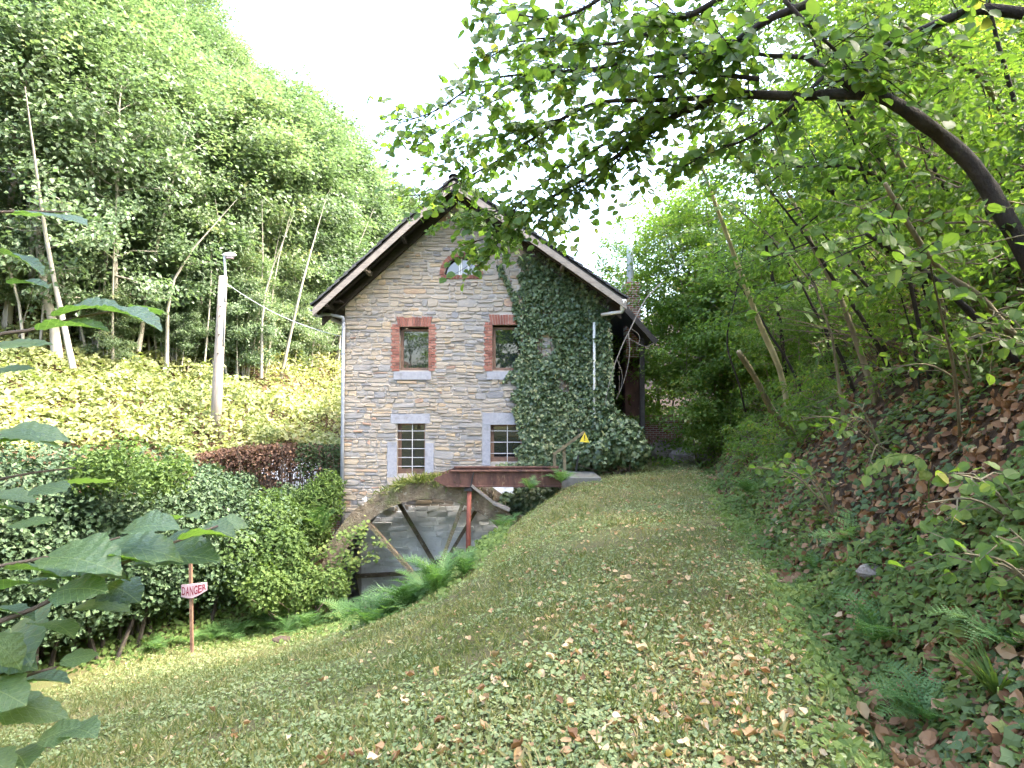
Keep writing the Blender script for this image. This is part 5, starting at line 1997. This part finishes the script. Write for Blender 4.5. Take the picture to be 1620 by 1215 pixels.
# ------------------------------------------------------------------ trees on the hillside
rng = np.random.default_rng(201)
protoR = [grow_tree(seed=21, h=9.5, lo=.30, spread=2.7, n_br=26, r0=.085, leaf=.125, n_leaf=10000, rise=.45, sigma=.34, flat=.35, wob=.09, lean=-.12, tmpl=T_DIA),
          grow_tree(seed=22, h=8.0, lo=.22, spread=2.5, n_br=24, r0=.07, leaf=.12, n_leaf=9500, rise=.35, sigma=.34, flat=.3, wob=.1, lean=-.2, tmpl=T_DIA),
          grow_tree(seed=23, h=11.0, lo=.4, spread=3.0, n_br=26, r0=.10, leaf=.13, n_leaf=10000, rise=.5, sigma=.36, flat=.35, wob=.08, lean=-.1, tmpl=T_DIA),
          grow_tree(seed=24, h=5.0, lo=.12, spread=2.0, n_br=22, r0=.04, leaf=.11, n_leaf=7000, rise=.4, sigma=.28, flat=.35, wob=.1, lean=-.1, tmpl=T_DIA)]
HR = [9.5, 8.0, 11.0, 5.0]
firstR = [None] * 4
LAB_R = ['slender hazel with yellowing leaves', 'leaning young tree', 'tall thin tree', 'bushy low hazel']


def label_right(ki, x, y):
    px = float(pix(x, y, float(ground_z(x, y)))[0])
    a = 'near on the steep hillside' if y < 15 else 'halfway along the steep hillside' if y < 27 else 'far along the steep hillside'
    b = 'by the lawn end' if px < 1180 else 'above the mossy stump' if px < 1330 else 'behind the broken limb' if px < 1480 else 'behind the hazel trunk' if px < 1640 else 'at the frame edge'
    return LAB_R[ki] + ' ' + a + ', ' + b




def put_right(x, y, ki, sc, label=None, tilt=None, rz=None):
    z = float(ground_z(x, y)) - .1
    rz = rng.normal(0, .5) if rz is None else rz
    tilt = (rng.normal(0, .06), rng.normal(-.08, .06)) if tilt is None else tilt
    if firstR[ki] is None:
        firstR[ki] = plant_tree('hillside_tree', label or label_right(ki, x, y), 'tree', 'trees on the steep hillside', protoR[ki], 'bark_hazel', 'leaf_right', (x, y, z), rz, sc, tilt)
        return firstR[ki]
    return dup(firstR[ki], (x, y, z), rz, sc, label or label_right(ki, x, y), tilt)


# the light tree beside the lean-to first, then the wood
put_right(6.5, 21.0, 0, .95, 'light green tree with yellowing leaves beside the lean-to', (0, -.02), 0)
put_right(7.2, 19.3, 3, 1.1, 'low bushy hazel at the end of the lawn beside the lean-to', (0, 0), 1)
put_right(5.9, 23.5, 3, 1.25, 'bushy hazel behind the light tree by the lean-to', (0, 0), 2)
put_right(6.9, 22.4, 1, 1.1, 'yellow-green tree standing just behind the light tree by the lean-to', (0, -.02), 2.5)
put_right(6.3, 18.6, 3, .8, 'small hazel bush leaning over the far end of the ditch', (0, -.05), 4)
for (x, y, ki, sc, lab) in ((5.7, 19.6, 3, .9, 'bushy hazel hanging in front of the lean-to corner'), (6.6, 20.0, 0, .8, 'yellowing slender tree crowding the light tree by the lean-to'), (5.2, 24.5, 1, 1.0, 'leafy tree closing the view behind the lean-to'),
                           (7.8, 21.4, 2, .8, 'taller tree above the hazels by the lean-to'), (6.2, 26.5, 2, .9, 'tree in the gap between lean-to and hillside'), (8.2, 23.6, 0, 1.05, 'dense tree uphill of the lean-to'), (7.4, 17.2, 3, .85, 'hazel bush at the far ditch side')):
    put_right(x, y, ki, sc, lab, (0, -.02))
placedR = [(6.0, 20.8), (7.2, 19.3), (6.9, 22.4), (7.8, 21.4), (8.2, 23.6)]
for tries in range(6000):
    y = rng.uniform(8.5, 60)
    d = rng.uniform(2.2, 4 + .75 * y)
    x = float(x_ditch(y)) + d
    z = float(ground_z(x, y))
    ki = int(rng.choice(4, p=[.3, .3, .25, .15]))
    sc = rng.uniform(.8, 1.15)
    px, py = pix(x, y, z)
    if px > 1900 or py < -50 or px < 1020:
        continue
    pl_, ptop = pix(x - 2.6 * sc - .18 * HR[ki] * sc, y, z + HR[ki] * sc * .75)
    if pl_ < 1015 + max(0, 12 * (20 - y)):
        continue
    if 13 < y < 27 and d > 4 and rng.random() < .6:
        continue
    gap = 2.6 + .03 * y
    if any((x - a) ** 2 + (y - b_) ** 2 < gap * gap for a, b_ in placedR):
        continue
    placedR.append((x, y))
    put_right(x, y, ki, sc)
    if len(placedR) > 50:
        break
protoB = [grow_tree(seed=31, h=2.0, lo=.08, spread=1.1, n_br=16, r0=.0018, leaf=.08, n_leaf=2210, rise=.45, sigma=.16, flat=.5, wob=.1, tmpl=T_OVAL, lean=-.2, extra=3),
          grow_tree(seed=32, h=1.4, lo=.05, spread=1.0, n_br=14, r0=.0014, leaf=.08, n_leaf=1430, rise=.3, sigma=.15, flat=.4, wob=.1, tmpl=T_OVAL, lean=-.25, extra=2),
          grow_tree(seed=33, h=2.8, lo=.15, spread=1.2, n_br=16, r0=.0022, leaf=.08, n_leaf=2860, rise=.5, sigma=.2, flat=.45, wob=.1, tmpl=T_OVAL, lean=-.25, extra=3)]
firstB, placedB = [None] * 3, []
for tries in range(5000):
    y = 4.6 * math.exp(rng.random() * math.log(28 / 4.6))
    d = rng.uniform(.55, 2.5 + .6 * y)
    x = float(x_ditch(y)) + d
    z = float(ground_z(x, y)) - .05
    px, py = pix(x, y, z)
    if px > 1700 or px < 1130 or (y < 6 and px < 1400) or (y < 10 and d < 1.9) or (y < 9 and rng.random() < .5):
        continue
    gap = .7 + .045 * y
    if any((x - a) ** 2 + (y - b_) ** 2 < gap * gap for a, b_ in placedB):
        continue
    placedB.append((x, y))
    ki = int(rng.integers(3)) if d > 1.6 else 1
    lab = ('airy light green shrub', 'low sprawling shrub', 'tall twiggy shrub')[ki] + label_right(0, x, y)[len(LAB_R[0]):]
    sc = rng.uniform(.7, 1.15)
    tl = (rng.normal(0, .1), rng.normal(-.12, .1))
    if firstB[ki] is None:
        firstB[ki] = plant_tree('hillside_shrub', lab, 'shrub', 'shrubs on the steep hillside', protoB[ki], 'twig', 'leaf_right', (x, y, z), rng.normal(0, .8), sc, tl)
    else:
        dup(firstB[ki], (x, y, z), rng.normal(0, .8), sc, lab, tl)
    if len(placedB) > 84:
        break
# thin dark stems leaning out from the hillside towards the light
protoS = [grow_tree(seed=41 + q, h=hh_s, lo=.6, spread=1.1, n_br=9, r0=.045, leaf=.095, n_leaf=800, rise=.3, sigma=.2, flat=.4, wob=.07, lean=ln_s, tmpl=T_OVAL, extra=1) for q, (hh_s, ln_s) in enumerate(((5.0, -.35), (6.0, -.25), (4.2, -.5)))]
firstS, placedS = [None] * 3, []
for tries in range(2500):
    px, py = rng.uniform(1170, 1640), rng.uniform(330, 640)
    b_ = hit(px, py, 7.0, 24)
    if not 7.2 < b_[1] < 19:
        continue
    if any(abs(px - a) + .5 * abs(py - c) < 34 for a, c in placedS):
        continue
    placedS.append((px, py))
    ki = int(rng.integers(3))
    lab = ('thin dark leaning stem', 'slim upright dark stem', 'low slanting dark stem')[ki] + label_right(0, b_[0], b_[1])[len(LAB_R[0]):]
    sc, tl, rz_ = rng.uniform(.75, 1.1), (rng.normal(0, .08), rng.normal(-.05, .1)), rng.normal(0, .35)
    if firstS[ki] is None:
        firstS[ki] = plant_tree('leaning_stem', lab, 'tree', 'thin stems on the steep hillside', protoS[ki], 'bark_dark' if ki else 'bark_hazel', 'leaf_right', b_ - [0, 0, .1], rz_, sc, tl)
    else:
        dup(firstS[ki], b_ - [0, 0, .1], rz_, sc, lab, tl)
    if len(placedS) > 26:
        break
# unseen trees added around the viewer to shade the lawn and mirror in panes
for x, y, ki in ((7.5, 1.0, 0), (8.0, -5.5, 1), (10.5, 0, 0), (13, -1, 2), (11, -5, 1), (6.5, -2.5, 1), (9.5, -3, 2), (8, -9, 0), (12, 2.5, 2), (-7, -10, 0), (2, -16, 2), (-14, -6, 1), (14, -8, 1), (-4, -20, 2), (9.0, 5.0, 1)):
    put_right(x, y, ki, 1.1, 'unseen tree added around the viewpoint for shade and reflections')


# ------------------------------------------------------------------ traced trunks and the overhanging hazel
def along(path, f):
    k = f * (len(path) - 1)
    i = min(int(k), len(path) - 2)
    return path[i] + (path[i + 1] - path[i]) * (k - i), path[i + 1] - path[i]


def leafy(path, rng, twigs, leaves, start=.2, step=.13, tl=(.25, .8), ls=.09, gap=.055, droop=-.15, side=.8):
    """twigs set along a limb, leaves set along the twigs; leaves is a list of (pos, normal, heading, size, v)"""
    L = np.sum(np.linalg.norm(np.diff(path, axis=0), axis=1))
    s = start * L
    while s < L:
        p, t = along(path, s / L)
        t = t / np.linalg.norm(t)
        d = t * rng.uniform(.3, .9) + np.array([rng.normal(0, side), rng.normal(0, side), rng.normal(droop, .32)])
        d /= np.linalg.norm(d)
        l = rng.uniform(*tl)
        e = p + d * l + np.array([0, 0, -.12 * l])
        mid = (p + e) / 2 + rng.normal(0, .03, 3) + [0, 0, .04 * l]
        twigs.add(*tube([p, mid, e], [.006, .004, .002], 3, cap=False))
        q = .12
        while q < l:
            f = q / l
            b_ = (1 - f) ** 2 * p + 2 * f * (1 - f) * mid + f * f * e
            h_ = d * .4 + rng.normal(0, .6, 3) + [0, 0, -.45]
            n_ = np.array([rng.normal(0, .55), rng.normal(-.35, .5), .55])
            leaves.append((b_ + rng.normal(0, .02, 3), n_, h_, ls * rng.uniform(.55, 1.2), float(np.clip(rng.normal(.45, .22), 0, 1))))
            q += gap * rng.uniform(.6, 1.5)
        s += step * rng.uniform(.5, 1.5)


rng = np.random.default_rng(211)


def PP(lst):
    return [P(a, b, c) for a, b, c in lst]


hz = thing('overhanging_hazel', 'dark leaning hazel on the hillside with limbs arching over the lawn', 'tree', PP([(1720, 640, 5.2)])[0])
trunk = curve_pts(PP([(1760, 720, 5.4), (1690, 540, 5.3), (1613, 384, 5.2), (1578, 325, 5.2), (1544, 270, 5.2), (1492, 218, 5.2), (1440, 180, 5.2), (1406, 159, 5.2), (1354, 138, 5.25), (1316, 117, 5.3), (1274, 90, 5.4)]), 30)
part('trunk', Acc().add(*tube(trunk, np.interp(np.linspace(0, 1, 30), [0, .5, .8, 1], [.085, .062, .045, .022]), 9, .22, rng)), 'bark_dark', hz, smooth=True)
limbs = [
    ([(1395, 152, 5.2), (1340, 148, 5.3), (1250, 152, 5.5), (1165, 150, 5.7), (1100, 170, 5.9), (1054, 191, 6.1), (1008, 224, 6.4), (929, 280, 6.9), (863, 318, 7.3), (800, 372, 7.7), (755, 410, 8.0)], .052, .25),
    ([(1165, 150, 5.7), (1060, 158, 6.2), (955, 161, 6.7), (896, 184, 7.1), (827, 230, 7.6), (771, 263, 8.0), (700, 300, 8.4), (650, 310, 8.6)], .03, .05),
    ([(1110, 168, 5.9), (1028, 181, 6.2), (962, 224, 6.6), (890, 270, 7.0), (830, 313, 7.4), (784, 369, 7.8), (740, 385, 8.1)], .024, .1),
    ([(1620, 21, 4.6), (1544, 15, 4.7), (1475, 41, 4.8), (1433, 59, 4.9), (1388, 80, 5.05), (1340, 108, 5.25), (1316, 117, 5.3)], .045, .0),
    ([(1285, 3, 4.9), (1215, 31, 5.0), (1164, 66, 5.2), (1112, 93, 5.4), (1060, 86, 5.6), (1000, 95, 5.9), (930, 110, 6.3), (850, 115, 6.7), (760, 130, 7.1), (690, 175, 7.4), (630, 195, 7.6)], .034, .1),
    ([(1143, -5, 4.7), (1100, 20, 4.8), (1060, 35, 4.9), (1021, 56, 5.1), (960, 70, 5.4), (880, 60, 5.8), (810, 70, 6.2), (750, 110, 6.5)], .026, .05),
    ([(1200, 125, 5.3), (1100, 115, 5.7), (1028, 122, 6.0), (946, 113, 6.4), (863, 105, 6.8), (800, 150, 7.2), (720, 190, 7.6), (660, 230, 7.9)], .022, .1),
    ([(1274, 90, 5.4), (1200, 85, 5.5), (1140, 60, 5.6), (1060, 20, 5.8), (990, -20, 6.0)], .022, .05),
    ([(1000, -40, 4.9), (930, 10, 5.1), (870, 30, 5.4), (800, 20, 5.8), (765, 30, 6.1)], .018, .05),
    ([(1310, 115, 5.3), (1250, 170, 5.3), (1190, 215, 5.4), (1130, 240, 5.6), (1080, 260, 5.9)], .018, .1),
    ([(1240, 0, 4.6), (1300, 60, 4.6), (1350, 100, 4.8), (1410, 130, 5.0)], .016, .1),
    ([(1000, 230, 6.4), (960, 270, 6.8), (900, 310, 7.1), (850, 350, 7.4)], .012, .1),
    ([(900, 185, 7.1), (840, 200, 7.4), (760, 230, 7.8), (700, 260, 8.1)], .012, .05),
    ([(850, 320, 7.4), (800, 330, 7.7), (740, 345, 8.0), (705, 330, 8.2)], .012, .05),
]
tw, LV = Acc(), []
for pts, r, st in limbs:
    w = curve_pts(PP(pts), 26)
    part('limb', Acc().add(*tube(w, np.linspace(r, max(.005, r * .18), 26), 7, .15, rng)), 'bark_dark', hz, smooth=True)
    leafy(w, rng, tw, LV, st, .047, (.2, .75), .108, .048)
part('twigs', tw, 'bark_dark', hz, kind='stuff')


def leaf_parts(LV, root, mat, shown=300, tmpl=T_BROAD):
    """the leaves that show largest become parts of their own, the rest one part"""
    pos = np.array([l[0] for l in LV])
    px, py = pix(pos[:, 0], pos[:, 1], pos[:, 2])
    size = np.array([l[3] for l in LV]) / pos[:, 1]
    ok = (px > 0) & (px < 1620) & (py > 0) & (py < 1215)
    order = np.argsort(-(size * ok))
    solo = set(int(k) for k in order[:shown])
    base = ROOT_LOC[root.name]
    meshes = []
    for k in range(6):
        tv = tmpl[0] * [rng.uniform(.85, 1.15), 1, rng.uniform(.3, 2.2)]
        tv[:, 0] += .08 * rng.normal() * tv[:, 1] ** 2
        meshes.append(Acc().add(tv, tmpl[1], k / 5 * .8 + .05).mesh('leaf', M[mat], True))
    rest = Acc()
    idx = [k for k in range(len(LV)) if k not in solo]
    nr, hd = np.array([LV[k][1] for k in idx]), np.array([LV[k][2] for k in idx])
    V, F_ = scatter(tmpl, pos[idx], frames(nr, hd), np.array([LV[k][3] for k in idx]))
    rest.add(V, F_, np.repeat([LV[k][4] for k in idx], len(tmpl[1])))
    part('foliage', rest, mat, root, kind='stuff')
    for k in solo:
        o = _link('leaf', meshes[int(rng.integers(6))], root)
        o.location = tuple(pos[k] - base)
        o.rotation_euler = Matrix(frames(LV[k][1][None], LV[k][2][None])[0].tolist()).to_euler()
        o.scale = (LV[k][3],) * 3


leaf_parts(LV, hz, 'leaf_hazel')

# single stems that can be told apart on the hillside
traced = [
    ('pale smooth curving stem rising beside the lawn end', [(1246, 640), (1232, 580), (1205, 520), (1178, 450), (1160, 400), (1140, 345), (1118, 285), (1098, 225), (1080, 170)], 11.5, .095, 'bark_sunny', .55, 'tree'),
    ('thin ivy-dark stem standing behind the pale curving one', [(1238, 545), (1228, 470), (1212, 390), (1204, 320), (1199, 255), (1188, 170), (1180, 100)], 15.5, .085, 'bark_dark', .4, 'tree'),
    ('thick mossy broken stump leaning over the undergrowth', [(1256, 690), (1222, 650), (1196, 600), (1168, 556)], 11.5, .10, 'bark_hazel', 2, 'stump'),
    ('broken dark limb slanting up from the brushwood', [(1450, 470), (1400, 390), (1352, 330), (1308, 296)], 9.0, .085, 'bark_dark', 2, 'stump'),
    ('slim straight sapling behind the broken limb', [(1480, 470), (1440, 360), (1400, 265), (1360, 200), (1320, 150), (1290, 90)], 9.5, .05, 'bark_hazel', .4, 'tree'),
    ('dark crooked limb reaching flat across the hillside', [(1452, 390), (1425, 330), (1395, 285), (1340, 264), (1270, 264), (1195, 256)], 8.0, .045, 'bark_dark', .35, 'tree'),
    ('lower of the parallel mossy stems leaning in from the frame edge', [(1660, 640), (1580, 540), (1520, 480), (1470, 435), (1420, 400), (1370, 370)], 6.0, .065, 'bark_dark', .55, 'tree'),
    ('upper of the parallel mossy stems leaning in from the frame edge', [(1680, 620), (1610, 540), (1550, 470), (1490, 430), (1440, 360), (1400, 290)], 6.3, .075, 'bark_hazel', .55, 'tree'),
    ('thin upright pale sapling in front of the mossy stems', [(1516, 645), (1508, 580), (1490, 500), (1476, 440), (1470, 400)], 5.6, .026, 'bark_hazel', .6, 'tree'),
    ('pale leaning stem in the upper corner above the hazel trunk', [(1670, 310), (1600, 200), (1540, 110), (1470, 70), (1430, 40)], 7.5, .07, 'bark_hazel', .3, 'tree'),
    ('slight dark sapling between the hazel trunk and the pale stem', [(1560, 330), (1530, 240), (1500, 150), (1480, 60), (1470, -10)], 8.0, .03, 'bark_dark', .3, 'tree'),
    ('thin bent sapling near the light tree', [(1170, 610), (1150, 540), (1165, 460), (1180, 330), (1150, 240)], 15.0, .04, 'bark_dark', .3, 'tree'),
]
for lab, pts, y0, r, bark, st, cat in traced:
    k = len(pts)
    w = PP([(a, b, y0 - .25 * q) for q, (a, b) in enumerate(pts)])
    g = w[0].copy()
    g[2] = min(g[2], float(ground_z(g[0], g[1])))
    w = curve_pts(w, 18)
    root = thing('hillside_stump' if cat == 'stump' else 'hillside_sapling', lab, cat, w[0], 'stems on the hillside')
    path = np.concatenate([[w[0] + (w[0] - w[2]) * .8 + [0, 0, -.25]], w])
    r *= .62
    rad = np.linspace(r, r * (.75 if cat == 'stump' else .35), len(path)) * (1 + .25 * (vnoise(np.arange(len(path)) * .9, np.full(len(path), r * 50), 5) - .5))
    part('trunk', Acc().add(*tube(path, rad, 8, .25, rng)), bark, root, smooth=True)
    if cat == 'tree':
        tw, LV = Acc(), []
        leafy(w, rng, tw, LV, st, .16, (.4, 1.3), .10, .07, side=1.0)
        part('twigs', tw, bark, root, kind='stuff')
        a = Acc()
        V, F_ = scatter(T_BROAD, np.array([l[0] for l in LV]), frames(np.array([l[1] for l in LV]), np.array([l[2] for l in LV])), np.array([l[3] for l in LV]))
        a.add(V, F_, np.repeat([l[4] for l in LV], len(T_BROAD[1])))
        part('crown', a, 'leaf_right', root, kind='stuff')

# low hazel sprays close to the viewer on the hillside
for px, py, dx, n_, lab in ((1400, 440, -.8, 5, 'bright green hazel spray in front of the mossy stems'), (1330, 520, -.6, 4, 'bright green hazel spray above the undergrowth'), (1560, 780, -.5, 4, 'leafy shoot at the right edge above the arching plant'), (1590, 520, -.6, 4, 'large-leaved shoot beside the mossy stems'), (1480, 560, -.5, 4, 'light green shoot between the thin sapling and the spray'), (1600, 900, -.4, 3, 'broad-leaved shoot at the right edge over the litter'), (1260, 760, -.5, 4, 'leafy shoot on the hillside above the far ditch'), (1340, 660, -.5, 4, 'light shoot in the middle of the undergrowth')):
    b = hit(px + 60, py + 60, 2.2, 12)
    c = P(px, py, b[1] - .1)
    root = thing('hazel_shoot', lab, 'shrub', b, 'shoots on the hillside')
    tw, LV = Acc(), []
    sc = b[1] / 6
    for q in range(n_):
        e = c + rng.normal(0, .22 * sc, 3) + [dx * .3 * sc, 0, 0]
        w = curve_pts([b, b + (e - b) * .5 + np.array([0, 0, .15 * sc]), e], 10)
        tw.add(*tube(w, np.linspace(.012, .004, 10), 4))
        leafy(w, rng, tw, LV, .35, .10, (.12, .4), .085, .06, side=.8)
    part('stems', tw, 'bark_hazel', root, kind='stuff')
    a = Acc()
    V, F_ = scatter(T_BROAD, np.array([l[0] for l in LV]), frames(np.array([l[1] for l in LV]), np.array([l[2] for l in LV])), np.array([l[3] for l in LV]))
    a.add(V, F_, np.repeat([l[4] for l in LV], len(T_BROAD[1])))
    part('foliage', a, 'leaf_right', root, kind='stuff')

# ------------------------------------------------------------------ large leaves close to the viewer
rng = np.random.default_rng(221)


def big_leaf(seed):
    """lobed, toothed leaf with folded veins, length 1 along +y"""
    r_ = np.random.default_rng(seed)
    n = 44
    t = np.linspace(0, 1, n)
    # half outline as width against length, with lobes and teeth
    w = .47 * np.sin(np.pi * np.clip(t, 0, 1) ** .72) ** .85 * (1 + .10 * np.cos(t * 17)) + .016 * (np.arange(n) % 2) * np.sin(np.pi * t)
    w[-1] = 0
    w[0] = .03
    sag = -.35 * (t - .25) ** 2 * r_.uniform(.4, 1.5)
    cup = r_.uniform(-.12, .28)
    cols = np.array([-1, -.66, -.33, 0, .33, .66, 1])
    V = []
    for q in range(n):
        for c in cols:
            z = sag[q] + cup * (abs(c) ** 1.5) * w[q] + .02 * math.sin(t[q] * 40 + abs(c) * 3.0) * abs(c) * (1 - abs(c) * .5)
            back = -.10 * abs(c) * (1 if q < n * .3 else 0) * (1 - t[q] / .3)
            V.append([c * w[q], t[q] + back, z])
    V = np.array(V)
    m = len(cols)
    i, j = np.meshgrid(np.arange(n - 1), np.arange(m - 1), indexing='ij')
    F_ = np.stack([i * m + j, i * m + j + 1, (i + 1) * m + j + 1, (i + 1) * m + j], -1).reshape(-1, 4)
    return Acc().add(V, F_, r_.random()).mesh('leaf', M['leaf_near'], True)


big = [big_leaf(k) for k in range(6)]
sap = thing('near_sapling', 'large-leaved sapling reaching into view close to the viewer', 'tree', np.array([-1.35, .95, 0.0]))
for pts, r in (([(-200, 1120), (-60, 1010), (60, 960), (140, 915), (250, 868), (345, 832)], .006), ([(-200, 960), (-40, 905), (80, 880), (190, 850)], .005), ([(-200, 800), (-60, 560), (60, 520), (150, 497), (225, 488)], .005),
               ([(-200, 720), (-60, 690), (60, 690)], .004), ([(-150, 340), (20, 335), (110, 335)], .004), ([(-200, 1250), (-50, 1110), (40, 1070), (90, 1055)], .005), ([(-220, 1500), (-215, 1120), (-200, 800), (-170, 420), (-150, 300)], .012), ([(-200, 830), (-40, 770), (40, 750), (120, 740)], .004), ([(-200, 1240), (-60, 1215), (20, 1200), (110, 1160)], .004)):
    w = curve_pts([P(a, b, 1.15 + .0006 * (a + 100)) for a, b in pts], 14)
    part('branch', Acc().add(*tube(w, np.linspace(r, r * .4, 14), 6)), 'twig', sap)
#        px    py   len  dir(deg, picture plane)  tip (towards/away)  cant
BL = [(40, 338, 105, -5, .2, .5), (5, 400, 70, -25, .2, -.3), (20, 448, 55, 5, .3, .4), (70, 520, 95, 8, .6, .7), (165, 490, 95, 0, .4, .5), (95, 497, 95, 2, .5, .9), (215, 492, 55, -8, .3, -.5), (-10, 545, 80, 5, .5, .8), (-15, 588, 60, 0, .5, .8),
      (-20, 695, 110, 6, .5, .8), (-10, 690, 90, 2, .4, -.3), (95, 762, 75, 18, .4, -.3), (60, 770, 60, 10, .5, .7), (-10, 782, 60, 5, .4, .5), (-15, 805, 50, -8, .3, -.4), (20, 830, 60, 10, .4, .6),
      (150, 872, 130, 8, .8, .9), (80, 880, 120, 2, .8, .9), (225, 885, 120, 16, .7, .9), (290, 850, 80, 22, .5, -.4), (325, 835, 50, 5, .4, .8), (345, 828, 45, -5, .4, .9), (280, 820, 50, 20, .3, -.4), (200, 838, 80, 10, .6, .9), (180, 890, 75, 25, .4, -.3), (130, 895, 70, -20, .4, -.4), (20, 900, 90, 0, .4, -.4), (70, 905, 80, 15, .5, .8),
      (5, 930, 85, 8, .4, -.4), (90, 935, 80, 12, .6, .9), (120, 918, 80, 20, .4, -.3), (170, 925, 70, 10, .5, .8), (120, 960, 80, 18, .4, -.4), (-15, 965, 70, 0, .4, -.3), (15, 995, 120, 18, .9, .9), (60, 985, 75, -15, .6, -.3), (-20, 1010, 70, -30, .6, .7), (-20, 1040, 75, -20, .9, .8), (100, 1045, 48, 8, .5, .9), (20, 1085, 85, 12, .4, -.4), (-20, 1085, 75, 3, .5, .8), (-15, 1110, 115, -8, .4, -.2), (65, 1170, 60, 14, .4, .8), (20, 1190, 75, 8, .3, -.3), (-25, 1195, 60, -5, .5, .8), (110, 1155, 60, 5, .25, -.2)]
base = ROOT_LOC[sap.name]
for px, py, ln, ang, depth, cant in BL:
    yk = 1.15 + .0006 * (px + 100) + rng.normal(0, .04)
    p = P(px, py, yk)
    a = math.radians(ang)
    hd = np.array([math.cos(a), rng.normal(0, .35), math.sin(a) - .05])
    # mostly level leaves; a positive cant tips the upper face to the viewer
    nrm = np.array([rng.normal(0, .12) - math.sin(a) * .6, -.38 * cant + rng.normal(0, .08), 1.0])
    o = _link('leaf', big[int(rng.integers(6))], sap)
    o.location = tuple(p - base)
    o.rotation_euler = Matrix(frames(nrm[None], hd[None])[0].tolist()).to_euler()
    o.scale = (ln / FPX * yk * 1.0,) * 3
